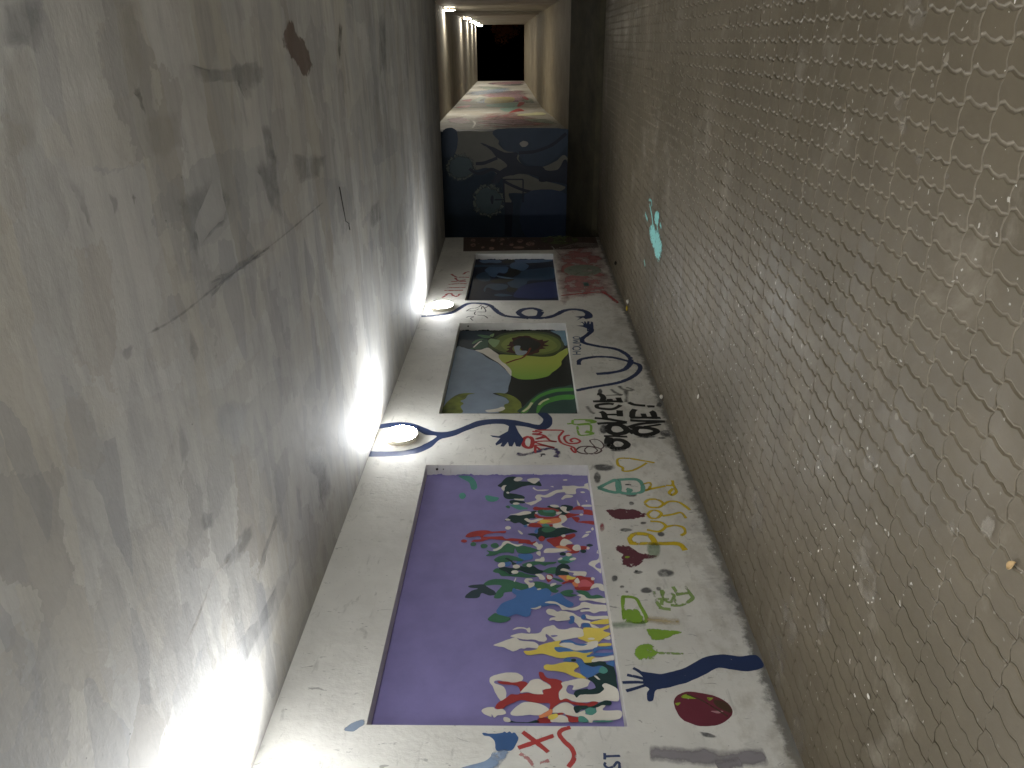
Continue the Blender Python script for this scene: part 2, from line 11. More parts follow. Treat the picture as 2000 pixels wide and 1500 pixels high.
"mw":[["gl","b",[1819,3054,1824,2111,2054,2099,2209,1939,2241,1650,2397,1650,2555,1488,2556,1098,2432,808,2308,649,2433,533,2812,540,2875,964,2713,1357,2743,1814,2838,1979,2583,2334,2613,2628,2361,2783,2266,3071]],["gl","b",[2854,1979,2743,1814,2729,1488,2842,1193,3004,601,3117,763,3115,1125,3146,1570,3161,1883,3341,1818,3357,1984]],["gb","b",[1772,3324,1774,3036,2235,3070,2327,3349]],["gb","b",[1748,2126,1756,541,2061,559,2339,778,2541,1098,2492,1488,2272,1682,2209,1939,2023,2066]],["grim","f",[2565,2617,2703,2655,2813,2757,2874,2901,2874,3058,2811,3198,2700,3292,2562,3320,2426,3280,2318,3178,2258,3035,2259,2880,2320,2742,2429,2648]],["grim","f",[3324,1951,3501,1992,3643,2105,3723,2267,3722,2446,3642,2605,3498,2712,3321,2746,3145,2702,3006,2588,2930,2428,2930,2253,3008,2096,3148,1988]],["gin","f",[2565,2675,2680,2708,2773,2792,2824,2912,2824,3043,2772,3160,2678,3238,2563,3262,2448,3228,2357,3143,2307,3024,2307,2895,2358,2779,2450,2701]],["gin","f",[3324,2024,3469,2058,3586,2150,3651,2282,3650,2428,3585,2557,3467,2645,3321,2673,3177,2637,3062,2545,2999,2414,2999,2270,3064,2142,3179,2054]],["gdk","b",[3297,2229,3354,2237,3390,2255,3390,2278,3354,2296,3296,2301,3239,2293,3203,2275,3203,2252,3239,2235]],["gdk","b",[2036,2516,2114,2260,2240,1972,2257,1682,2397,1682,2539,1488,2556,1131,2636,1032,2621,772,2402,615,2527,531,2941,521,2908,701,2891,964,2890,1160,2778,1226,2713,1488,2743,1782,2806,2011,2934,2144,2869,2274,2647,2074,2521,1910,2332,2167,2207,2262]],["gdk","s",[2596,2774,2692,2630,2693,2467,2614,2269,2695,2075],70,0],["gdk","s",[2487,2624,2472,2429,2363,2135],70,0],["gdk","s",[2870,2012,3000,1750,3114,1421,3181,959],70,0],["gdk","s",[2257,1650,2227,1295,2090,911,1847,596],70,0],["gdk","s",[3297,2215,3298,1983],30,0],["gdk","s",[2838,1995,2840,1553],30,0],["gdk","s",[2840,1553,3358,1553],30,0],["gdk","s",[2838,1995,3357,1984],30,0],["gdk","p",[3357,1984,3357,1785,4143,1824,4142,1976]],["gb2","b",[3163,1504,3199,511,4147,487,4144,1503]],["gl2","b",[2063,1440,2099,1459,2121,1507,2121,1566,2098,1615,2062,1633,2026,1615,2004,1566,2004,1507,2027,1459]]],
"strip":[["brown","p",[15041,2773,15050,73,14176,81,14030,977,13934,2692]],["gryg","b",[14814,440,14607,524,14483,716,14486,943,14614,1124,14824,1190,15036,1113,15169,918,15165,681,15028,498]],["brown","b",[14820,933,14695,951,14619,988,14619,1030,14696,1062,14822,1072,14949,1055,15029,1017,15028,974,14948,942]],["brown","b",[14816,558,14690,579,14614,617,14615,660,14692,690,14817,697,14945,677,15024,637,15023,594,14943,564]],["dotp","b",[14804,2511,14734,2516,14692,2537,14692,2565,14735,2591,14805,2604,14876,2600,14919,2579,14919,2550,14875,2525]],["dotp","b",[14799,2118,14730,2124,14687,2146,14687,2174,14730,2199,14800,2210,14871,2204,14914,2183,14914,2154,14870,2129]],["dotp","b",[14833,1925,14763,1932,14720,1954,14720,1983,14764,2007,14834,2018,14905,2011,14948,1989,14948,1960,14904,1935]],["dotp","b",[14419,2483,14339,2488,14290,2510,14291,2542,14340,2570,14420,2585,14501,2580,14551,2558,14551,2526,14500,2498]],["dotp","b",[14146,2112,14082,2119,14042,2142,14043,2173,14082,2199,14147,2212,14212,2205,14252,2181,14252,2150,14211,2123]],["dotp","b",[14225,2299,14173,2303,14142,2318,14142,2338,14174,2357,14226,2366,14279,2362,14311,2347,14311,2326,14278,2308]],["dotp","b",[14444,1738,14378,1744,14337,1764,14337,1788,14378,1808,14445,1817,14513,1810,14554,1791,14554,1767,14512,1746]],["dotp","b",[14733,1546,14650,1558,14599,1589,14600,1628,14651,1660,14734,1672,14818,1661,14870,1629,14870,1590,14817,1558]],["dotp","b",[14497,1325,14403,1342,14346,1385,14346,1437,14404,1479,14499,1495,14594,1478,14653,1435,14652,1382,14592,1340]],["dotp","b",[14217,1523,14165,1544,14133,1600,14134,1668,14167,1724,14219,1746,14271,1725,14303,1670,14302,1601,14269,1544]],["dotp","b",[14504,1948,14450,1953,14417,1966,14417,1983,14451,1998,14505,2005,14559,2001,14593,1988,14593,1970,14559,1955]]],
"pink":[["pinkw","f",[14155,969,14377,876,14368,91,13213,39,10841,82,11051,191,11196,355,10914,799,10642,966,11055,980,13937,949]],["grye","b",[12607,188,12400,269,12276,438,12278,634,12405,786,12613,837,12826,763,12960,590,12958,384,12821,230]],["tealg","s",[11887,517,11688,508],100,0],["redf","s",[11199,951,11307,572,11342,274,10806,97],60,0]],
"redtag":[["redf","s",[11099,2814,11193,2776,11289,2750,11308,2692,11192,2646,11154,2595,11268,2557,11288,2523],45,0],["redf","s",[11466,2815,11473,2670,11484,2514],45,0],["redf","s",[11619,2781,11626,2634,11625,2487],45,0],["redf","s",[11792,2784,11841,2627,11832,2477],45,0],["redf","s",[11961,2750,11952,2636,11981,2500],45,0],["redf","s",[12179,2705,12003,2628,12067,2512],45,0],["redf","s",[12404,2789,12223,2683,12213,2568,12199,2464],45,0],["redf","s",[12379,2580,12517,2538,12540,2481],45,0]],
"squig":[["navy","s",[10232,3033,10263,2848,10389,2607,10784,2401,10818,2206,10715,2048,10385,1908,10227,1778,10183,1611,10133,1465],85,0],["navy","s",[10447,1272,10578,1398,10526,1548,10384,1612,10226,1538,10151,1382,10163,1216,10287,1067,10478,931,10529,779,10444,636,10253,578,10130,629],100,0],["navy","s",[10434,1283,10225,1329,10182,1465],100,0],["navy","p",[10537,746,10537,655,10398,585,10352,543,10173,545,10138,576,10095,648,10165,682,10038,784,10154,722,10198,803,10239,657,10352,633,10453,671]]],
"blackscr":[["dkscr","s",[10454,2393,10573,2333,10607,2245,10748,2173],20,0],["dkscr","s",[10471,2383,10470,2271,10573,2209],20,0],["dkscr","s",[10436,2247,10369,2265,10302,2250,10269,2193,10252,2115,10139,2055],20,0],["dkscr","s",[10419,2223,10435,2102,10677,2158,10538,2174],20,0],["dkscr","s",[10172,2373,10221,2332,10204,2266,10140,2305,10044,2267],20,0],["dkscr","s",[10572,2131,10712,2058],20,0]],
"hand2":[["navy","s",[9766,627,9636,597,9447,686,9324,750,9174,739,9046,556,8942,332,8694,206,8483,219,8280,328,8192,497,8158,667],75,0],["navy","s",[8432,855,8588,834,8684,651,8678,445,8587,291,8519,208],65,0],["navy","s",[8509,189,8431,119,8280,130,8085,235,7921,410,7830,611,7762,787,7687,939],65,0],["navy","p",[9827,804,9843,696,9921,700,9966,727,9983,700,9899,678,10006,679,10000,657,9893,647,10012,630,10000,600,9887,611,9901,592,10000,584,9971,553,9804,563,9614,579,9601,666,9717,662,9782,710]]],
"houmo":[["bluethin","s",[8766,915,8776,810],22,0],["bluethin","s",[8859,910,8870,804],22,0],["bluethin","s",[8765,863,8865,857],22,0],["bluethin","s",[8915,885,8966,899,9018,879,9029,825,8972,801,8915,832,8915,881],22,0],["bluethin","s",[9058,894,9058,812,9098,792,9139,811,9139,889],22,0],["bluethin","s",[9174,787,9186,882,9228,822,9270,876,9282,779],22,0],["bluethin","s",[9318,856,9355,871,9391,851,9391,801,9355,781,9312,806,9318,852],22,0]],
"forkarm":[["navy","b",[6535,2381,6603,2255,6744,2099,6852,1935,6871,1764,6816,1686,6835,1644,6810,1525,6752,1407,6745,1323,6835,1252,6983,1239,7117,1287,7117,1392,6983,1334,6872,1362,6853,1405,6908,1524,6964,1663,6982,1837,6945,2008,6834,2139,6726,2266,6690,2364,6708,2466,6779,2559,6851,2654,6906,2782,6895,2935,6843,3056,6760,3053,6796,2919,6796,2766,6725,2637,6637,2542,6603,2422,6501,2476,6401,2562,6319,2681,6293,2805,6293,2966,6286,3053,6201,3052,6192,2916,6202,2759,6234,2637,6288,2532,6385,2447]],["navy","p",[6890,1687,6709,1701,6604,1790,6621,1882,6587,1856,6563,1773,6452,1818,6409,1809,6469,1754,6396,1768,6387,1735,6486,1697,6397,1687,6387,1655,6486,1631,6397,1614,6387,1574,6537,1542,6692,1592,6890,1636]]],
"redscr":[["redp","s",[6480,1545,6557,1534,6591,1496,6558,1458,6469,1451,6383,1465,6368,1497,6404,1534,6480,1545],45,0],["redp","s",[6705,1451,6694,1363,6659,1386,6648,1449,6619,1332,6542,1415,6580,1317,6514,1276,6492,1212,6503,1308,6480,1427,6369,1238,6415,1353,6411,1426,6330,1376],28,0],["redp","s",[6404,1426,6257,1428],28,0],["redp","s",[6729,1423,6734,1280,6725,1142,6660,1156,6581,1185,6459,1160,6373,1048,6272,1039,6331,1072,6373,1075],28,0],["redp","s",[6614,1327,6525,1286],28,0],["redp","s",[6626,1071,6603,1121,6536,1130,6459,1096,6460,1011,6503,976,6559,1026,6525,1071,6481,1052],28,0]],
"smear":[["violet","s",[6256,1607,6236,1524,6288,1419,6341,1324,6369,1238],70,1],["violet","s",[6352,1239,6289,1205,6185,1235],70,1],["dkscr","s",[6246,1383,6226,1327],18,0],["dkscr","s",[6257,1357,6195,1374],18,0],["dkscr","s",[6257,1341,6236,1347],18,0]],
"ovals":[["brline","s",[6320,1030,6384,984,6399,898,6374,816,6315,782,6258,837,6248,921,6268,992,6320,1030],22,0],["brline","s",[6331,946,6384,910,6374,848,6311,822,6258,878,6273,934,6331,946],15,0],["brline","s",[6374,832,6515,878,6537,812,6482,764,6395,751,6342,787],15,0]],
"greenscr":[["lime2","s",[6968,1017,6964,842,6915,784,6883,882,6866,1018,6964,1021],28,0],["lime2","s",[6871,1085,6883,1028],28,0],["lime2","s",[6823,982,6642,977,6626,908,6661,823],28,0],["lime2","s",[6843,986,6852,851,6707,852],28,0],["lime2","s",[6956,888,6920,795],60,0],["lime2","s",[6706,907,6661,823],60,0]],
"ghost":[["ghost","s",[7725,538,7638,498,7552,434],70,1],["ghost","s",[7815,440,7711,390,7689,293],70,1],["ghost","s",[7289,847,7170,821,7105,780],70,1],["ghost","s",[7681,372,7523,386,7384,409],70,1],["ghost","s",[7559,617,7569,518,7580,418],45,1],["ghost","s",[7770,358,7740,312,7689,275],45,1],["smk","f",[6450,672,6405,680,6369,695,6349,714,6349,731,6369,745,6405,753,6450,753,6496,744,6533,729,6553,711,6553,692,6533,678,6496,671]],["smk","f",[6759,664,6710,674,6672,692,6650,714,6650,736,6672,754,6710,764,6759,765,6808,755,6848,737,6870,715,6870,692,6848,674,6808,664]],["smk","f",[6666,37,6629,50,6599,74,6582,103,6582,132,6599,156,6629,169,6666,169,6704,157,6735,133,6752,103,6752,73,6735,49,6704,36]],["smk","f",[6569,109,6560,115,6553,130,6549,151,6549,172,6553,191,6560,204,6569,207,6577,201,6585,186,6589,166,6589,144,6585,125,6578,112]],["smk","f",[7667,641,7629,647,7599,658,7582,671,7582,683,7599,692,7629,697,7667,697,7705,691,7736,680,7753,667,7753,655,7736,645,7705,640]],["smk","f",[7317,21,7288,29,7264,43,7251,59,7251,75,7264,87,7287,93,7317,92,7346,84,7370,70,7383,54,7383,37,7370,25,7346,19]],["smk","f",[6320,529,6309,539,6300,563,6294,598,6294,636,6299,669,6308,692,6320,699,6332,689,6341,665,6346,630,6346,592,6341,558,6332,536]],["smk","f",[6591,193,6579,206,6569,238,6563,282,6563,331,6569,374,6579,403,6591,412,6603,400,6613,368,6619,323,6619,274,6614,230,6604,202]]],
"black":[["black","s",[6450,688,6517,656,6534,600,6506,543,6440,516,6374,554,6358,609,6374,666,6450,688],75,0],["black","s",[6747,676,6831,645,6855,574,6819,511,6736,482,6677,517,6654,586,6677,650,6747,676],75,0],["black","s",[6712,404,6783,369,6789,301,6766,220,6713,178,6654,238,6631,324,6654,387,6712,404],75,0],["black","s",[6585,676,6517,694,6450,701],85,0],["black","s",[6748,419,6701,431,6666,413],85,0],["black","s",[7003,788,6985,675,6947,564,6904,461],55,0],["black","s",[6873,771,6889,684,6889,571,6904,461],55,0],["black","s",[7336,550,7350,608,7330,700,7302,739,7249,732,7220,663,7216,581,7263,516,7316,477],55,0],["black","s",[7405,772,7409,632,7405,440],55,0],["black","s",[7384,382,7323,324,7300,208],55,0],["black","s",[7276,191,7283,151,7274,111],55,0],["black","s",[7010,413,7014,268,7008,90],55,0],["black","s",[6951,420,6935,279,6927,58],55,0],["black","s",[6801,457,6862,347,6899,199,6923,64],55,0],["black","s",[6607,729,6605,625,6596,554,6594,494],42,0],["black","s",[7079,665,7085,595,7085,525],42,0],["black","s",[6807,298,6834,193,6862,109],42,0],["black","s",[7157,711,7105,680,6997,679],70,0],["black","s",[7183,502,7041,517],70,0],["black","s",[7418,665,7509,647,7580,671,7594,709],70,0],["black","s",[7418,580,7467,584],70,0],["black","s",[7419,477,7502,483],70,0],["black","s",[7023,388,7131,371,7210,334],70,0],["black","s",[7023,261,7106,260],70,0],["black","s",[7023,151,7132,157,7158,174],70,0],["black","s",[6801,434,6783,386,6795,328],70,0]],
"yheart":[["yel","s",[6085,302,6123,402,6167,542,6154,638,6044,650,5997,614,5936,615,5943,539,6007,450,6085,375],30,0]],
"pyggy":[["yel","s",[4847,702,4837,608,4838,465,4834,312,4753,274],50,0],["yel","s",[4847,684,4906,688,4956,651,4966,589,4937,521,4846,497],50,0],["yel","s",[5021,535,4998,441,5068,374,5128,406,5140,489],30,0],["yel","s",[5057,383,5081,302,5057,236,4987,229,4941,273],30,0],["yel","s",[5238,495,5288,459,5293,407,5246,379,5184,425,5188,478,5238,495],30,0],["yel","s",[5213,380,5239,287,5264,211,5182,184],30,0],["yel","s",[5403,499,5461,454,5462,380,5404,338,5344,384,5347,464,5403,499],30,0],["yel","s",[5373,343,5431,282,5418,196,5302,124],30,0],["yel","s",[5703,486,5732,397,5624,429,5605,477,5647,365,5681,268],30,0],["yel","s",[5689,266,5698,204,5775,190],30,0],["yel","s",[5718,200,5648,190,5578,192,5532,241,5578,253,5642,206],30,0]],
"house":[["tealh","s",[5645,874,5782,691,5576,710,5645,874],45,0],["tealh","s",[5782,687,5780,498,5585,495,5574,685,5776,687],45,0],["tealh","s",[5632,625,5613,590,5596,599,5601,626],45,0],["dkscr","s",[5702,631,5700,571],25,0]],
"pod1":[["maroon","f",[5299,829,5320,722,5313,607,5288,538,5238,502,5188,567,5163,670,5175,768,5211,814,5254,823]]],
"mheart":[["maroon","f",[4783,812,4811,782,4805,715,4740,657,4709,595,4673,508,4635,606,4573,667,4549,722,4573,784,4655,793,4697,775,4739,810]],["limed","f",[4666,716,4659,719,4653,726,4649,736,4649,747,4652,756,4658,762,4666,763,4673,760,4679,753,4682,743,4682,732,4679,723,4673,717]]],
"smudge":[["smg","f",[4752,462,4697,477,4653,501,4628,528,4628,555,4652,575,4696,584,4751,582,4808,568,4854,544,4880,515,4880,488,4855,468,4809,459]],["smk","f",[4475,407,4451,418,4432,441,4421,471,4421,502,4431,528,4450,544,4474,547,4498,536,4518,513,4529,483,4529,452,4518,425,4499,409]],["smk","f",[4487,641,4477,646,4469,658,4464,674,4464,691,4468,705,4476,715,4487,717,4497,712,4505,700,4510,684,4510,667,4506,652,4497,643]],["smk","f",[4283,599,4267,606,4254,621,4247,641,4247,662,4254,679,4266,690,4282,693,4298,686,4312,671,4319,651,4319,630,4312,612,4299,601]],["smk","f",[4302,534,4291,538,4282,546,4277,555,4276,565,4281,573,4290,578,4302,579,4313,575,4322,567,4327,557,4327,547,4322,539,4313,534]],["smk","f",[4319,802,4311,805,4304,811,4301,819,4300,827,4304,834,4310,839,4319,839,4327,837,4333,831,4337,823,4337,814,4333,807,4327,803]],["smk","f",[4267,781,4261,783,4256,787,4253,793,4253,798,4255,803,4261,806,4267,806,4273,804,4278,800,4281,795,4281,789,4279,785,4273,782]],["smk","f",[4503,674,4496,677,4490,682,4487,688,4487,695,4490,701,4496,704,4503,705,4510,703,4515,698,4518,691,4518,684,4515,678,4510,675]],["smk","f",[4963,393,4948,399,4935,411,4928,425,4928,440,4935,452,4947,459,4963,460,4979,454,4992,442,4999,428,4999,413,4992,401,4979,394]],["smk","f",[5538,212,5528,216,5521,223,5516,232,5516,241,5521,249,5528,253,5537,254,5547,250,5554,243,5559,234,5559,224,5555,217,5547,212]],["smk","f",[5403,583,5389,588,5379,596,5372,608,5372,619,5378,629,5389,635,5403,636,5416,632,5427,623,5434,611,5434,600,5428,590,5417,584]],["smk","f",[5020,639,5008,647,4998,666,4993,691,4992,719,4998,743,5007,760,5019,764,5032,757,5042,738,5047,712,5047,684,5042,660,5032,644]],["smk","f",[5115,518,5107,522,5100,532,5097,545,5096,558,5100,570,5107,578,5115,580,5123,576,5130,566,5134,553,5134,539,5130,527,5124,520]],["smk","f",[5997,675,5968,689,5945,722,5932,768,5931,817,5944,861,5967,889,5996,898,6026,884,6050,851,6063,805,6063,755,6050,711,6027,683]],["smk","f",[5817,832,5766,840,5726,853,5704,869,5704,884,5726,896,5766,902,5816,901,5868,893,5909,880,5933,864,5933,848,5909,836,5868,831]],["smk","f",[5536,532,5520,540,5507,559,5499,584,5499,610,5506,633,5519,648,5536,652,5552,644,5566,626,5573,601,5573,574,5566,551,5553,536]],["smk","f",[4414,841,4397,845,4384,854,4376,865,4376,876,4383,885,4397,891,4413,892,4430,887,4444,879,4451,868,4451,856,4444,847,4430,842]],["smr","f",[5054,874,5023,879,4999,887,4986,898,4986,907,4999,915,5023,919,5054,918,5085,913,5110,905,5124,894,5124,884,5110,876,5085,873]]],
"bottle":[["greend","s",[3973,850,4190,831,4215,815,4199,740,4127,717,3967,698,3966,846],28,0],["greend","f",[4080,842,4080,745,3966,719,3966,848]]],
"gfaint":[["greenf","s",[4274,597,4160,593,4097,571],30,0],["greenf","s",[4291,538,4192,544,4161,495,4225,461,4258,477],30,0],["greenf","s",[4129,501,4129,425,4194,336,4243,337,4334,363],30,0],["greenf","s",[4325,449,4226,428],30,0],["greenf","s",[4193,467,4129,457],30,0],["greenf","s",[4192,599,4193,500],30,0],["greenf","s",[4097,592,4082,509],30,0],["greenf","s",[4242,425,4259,345],30,0],["greenf","s",[4274,530,4128,566],30,0],["smg","s",[3921,935,3936,828,3952,706],100,1],["tan","s",[3982,696,3967,593,3961,468],90,1]],
"gleaf":[["greend","f",[3886,705,3894,626,3880,545,3866,475,3830,534,3794,612,3793,673,3828,693]]],
"gtree":[["greend","f",[3683,815,3723,795,3751,730,3738,672,3684,660,3630,689,3610,732,3616,790,3643,811]],["greenf","s",[3674,662,3671,583,3669,498],22,0]],
"arm3":[["navy","b",[3662,33,3596,8,3551,30,3525,125,3537,219,3552,302,3504,391,3454,478,3417,562,3388,652,3367,727,3291,757,3288,792,3349,783,3379,767,3403,792,3445,797,3482,792,3517,799,3508,757,3498,672,3524,590,3554,506,3613,416,3650,338,3667,245,3650,140]],["navy","s",[3476,781,3517,809,3545,844],24,0],["navy","s",[3455,784,3472,830,3488,890],24,0],["navy","s",[3427,783,3430,845,3426,926],24,0],["navy","s",[3406,787,3384,842,3360,911],24,0]],
"pod2":[["maroon2","b",[3269,636,3327,607,3357,545,3351,471,3329,383,3283,320,3226,298,3171,321,3121,396,3104,480,3120,557,3168,619]],["poddk","b",[3294,391,3283,329,3226,302,3204,321,3248,384]],["limed","b",[3315,581,3339,549,3310,490,3304,537]],["limed","b",[3269,627,3275,594,3252,617]],["limed","b",[3317,428,3311,392,3294,419]],["pinkl","b",[3214,428,3215,355,3198,386]],["poddk","s",[3339,549,3293,465,3226,389,3176,337],12,0]],
"gbar":[["gbarc","s",[2922,837,2913,719,2905,550,2896,381,2901,189],140,1],["gbarc","s",[2842,479,2857,408,2868,338],100,1],["smk","f",[3070,527,3060,472,3029,422,3027,497]]],
"st":[["navyt","s",[2823,1015,2854,1011,2862,1025,2836,1048,2828,1076,2845,1094,2862,1087],18,0],["navyt","s",[2921,1086,2879,1090],18,0],["navyt","s",[2899,1086,2904,1001],18,0]],
"xs":[["redx","s",[3057,1546,2989,1469,2922,1400],30,0],["redx","s",[2949,1571,2991,1469,3034,1366],30,0],["redx","s",[3091,1268,3072,1318,3041,1334,2993,1306,2946,1268,2888,1259,2830,1294],30,0],["redx2","s",[2914,1561,2875,1511,2826,1480],26,0],["redx2","s",[2850,1452,2870,1399],26,0]],
"bhand":[["bluep","b",[3052,1773,3043,1727,3050,1667,3059,1651,3050,1639,3058,1623,3048,1610,3051,1592,3021,1569,2990,1576,2941,1601,2931,1631,2933,1692,2989,1704,3023,1731,3033,1767]],["bluef","f",[2940,1697,2945,1599,2897,1626,2806,1698,2793,1883,2821,1885,2838,1827,2861,1759,2907,1711]]],
"nblue":[["bluef2","f",[3069,2584,3112,2539,3138,2490,3105,2472,3076,2502,3055,2527]]],
"fwA":[["pinkw","f",[21327,2925,23220,2778,24223,1929,22101,1262,19542,732,18184,1179,17926,2089,18286,2707]],["white","s",[23265,3281,22492,3063,22229,2791],50,1],["white","s",[18288,2733,19690,2765,20685,2885],50,1],["cyan","b",[26605,2308,27377,1705,24801,1938,25003,2191]],["redx","b",[26344,1718,25058,1513,24663,1724,23951,1993]],["cream","f",[23123,1680,24143,1065,23056,921,22610,1580]],["mauve","f",[20465,2694,21715,2201,21219,1578,19946,1060,18882,1574,18928,2228]],["mauve","f",[21383,3636,22267,3240,20079,2846,19351,3191]],["white","s",[18619,2727,19296,2408,18729,1843,18863,1302],60,1],["dkscr","s",[21292,2495,21940,2145,21013,1698,19583,1293],50,1],["dkscr","s",[21725,2326,22666,2229],50,1],["grye","f",[21219,1578,21170,970,19174,692,19963,1289]]],
"fwB":[["grye","f",[31469,3563,33854,3328,32178,3013,29336,3179]],["grye","f",[33676,1694,32790,1225,29148,1135,30547,1594]],["grye","f",[43966,4098,43821,3100,41041,2423,39933,3303]],["redf","f",[34545,1600,32804,1365,31246,1329,32027,1551]],["redf","f",[35477,3311,36113,2984,34228,2765,33822,3038]],["violet","f",[31317,2040,32051,1778,30208,1722,30233,1980]],["violet","f",[47795,3643,48951,3279,46579,3262]],["dkscr","f",[31442,3293,32192,3151,30341,3104]],["dkscr","f",[45288,3023,47474,1622,45095,1746]],["dkscr","f",[35774,4239,37736,3742,36215,3861]],["mauve","f",[36667,3473,39711,1609,31250,1373,29213,1841,33843,3231]],["bluef2","f",[37788,4174,39948,3416,42328,2330,38097,2307,36131,3138,34788,3771]],["bluef2","f",[30023,3387,31415,3024,29321,3011]],["redf","f",[26883,3890,28139,3796,28722,3452,27233,3414]],["redf","f",[31146,4031,32244,3658,30387,3582]],["yelo","b",[32575,3031,33588,2456,33030,1949,30028,1998,29313,2927]],["cyan","b",[28665,2815,29732,1740,27493,1784,27455,2684]],["redx","b",[29863,1699,29509,1499,28247,1590,27376,1764]],["mauve","f",[48675,3750,51313,2928,51653,1484,47474,1622,46048,2918]]],
"fl":[["cyanp","f",[8991,2021,8772,1957,8664,1996,8443,1973,8254,2021,8154,2061,8164,2156,8281,2263,8475,2277,8649,2225,8880,2194,9020,2097]],["cyanp","f",[8723,1803,8513,1760,8462,1809,8478,1896,8627,1949,8763,1912]],["cyanp","s",[9153,1807,8958,1886,8821,1983],45,0],["cyanp","s",[9448,1968,9223,2012],45,0],["cyanp","s",[8380,1865,8272,1887],45,0],["cyanp","s",[9290,2538,9169,2574],45,0],["cyanp","s",[9238,1764,9057,1739,9000,1796],30,0],["cyanp","s",[8509,1829,8552,1922,8443,1973],30,0],["yelf","s",[8490,2769,8414,2867,8305,2972],30,1]],
"ce":[["cbrown","f",[5055,-33,5205,-122,5335,-154,5359,-80,5574,-3,5709,146,5472,220,5328,120,5076,40]],["cdark","f",[6646,-152,6778,-136,6643,55,6562,130,6506,54]],["cdark","f",[3035,150,3075,152,3083,204,3083,251,3060,230]],["cdark","f",[2863,500,2884,523,2858,557,2847,545]],["cgray","f",[3301,1027,3538,1035,4114,1055,4334,1089,4054,1091,3490,1067,3309,1111]],["cgray","f",[3204,603,3565,553,3644,589,3371,716,3306,794,3343,839,3296,910,3226,786,3196,678]],["cgray","f",[4156,591,4664,589,4593,744,4627,1016,4416,909,4323,700]],["cgray","f",[4414,404,4592,420,4632,660,4446,633]],["cgray","f",[2460,379,2538,425,2539,494,2540,600,2510,558,2488,467]],["cgray","f",[3579,77,3865,107,4518,80,4658,172,4256,284,4186,179,3629,154]],["cgray","f",[2371,-120,2560,-129,2538,8,2455,14,2316,0]],["cgray","f",[2679,485,2757,518,2695,571]],["cgray","f",[3375,835,3678,807,3747,732,3742,630,3835,697,3747,809]],["cgray","f",[7084,1461,7779,1446,7818,1694,7129,1643]],["cgray","f",[8491,-263,8881,-274,8790,281,8300,314]],["cgray","f",[3105,1139,3172,1276,3083,1341,3053,1253]],["cgray","f",[2539,1032,2632,1048,2594,1086,2540,1073]],["cgray","f",[4968,644,5880,763,5579,905,4995,843]],["clight","f",[3042,247,3415,258,3406,395,3175,450,3020,389]],["clight","f",[2313,6,2420,7,2428,159,2362,272,2241,316,2175,306]],["clight","f",[3065,-152,3186,-158,3146,113,3051,137,3024,20]],["cdark","s",[2720,1040,3043,1068,3490,1067,4060,1078,4597,1082,5144,1077,5578,1073],20,1],["cgray","f",[3211,1600,3397,1649,3648,1786,3505,1917,3282,1899,3180,1739]],["cgray","f",[2800,1482,2885,1527,2882,1655,2763,1676]],["cgray","f",[2943,2329,3267,2347,3409,2397,3424,2460,3129,2476,2983,2392]],["cgray","f",[3328,2668,3755,2565,3841,2605,3511,2666,3375,2760]],["cgray","f",[4252,2459,4759,2687,4996,3241,4570,3099,4591,2891]],["cgray","f",[2928,2829,3251,2931,3617,2977,3417,3080,2997,3022]],["cgray","f",[2855,1966,2978,2036,2942,2114,2843,2057]],["clight","f",[2898,1382,2920,1571,3027,1724,3186,1800,3153,1585,3132,1494]],["clight","f",[2943,2329,3134,2381,2860,2294,2526,2427,2427,2405]],["clight","f",[2644,2555,2648,2753,2719,2743]],["clight","f",[2736,2930,3070,3229,3052,3365,2870,3298,2663,3243,2682,3047]]],
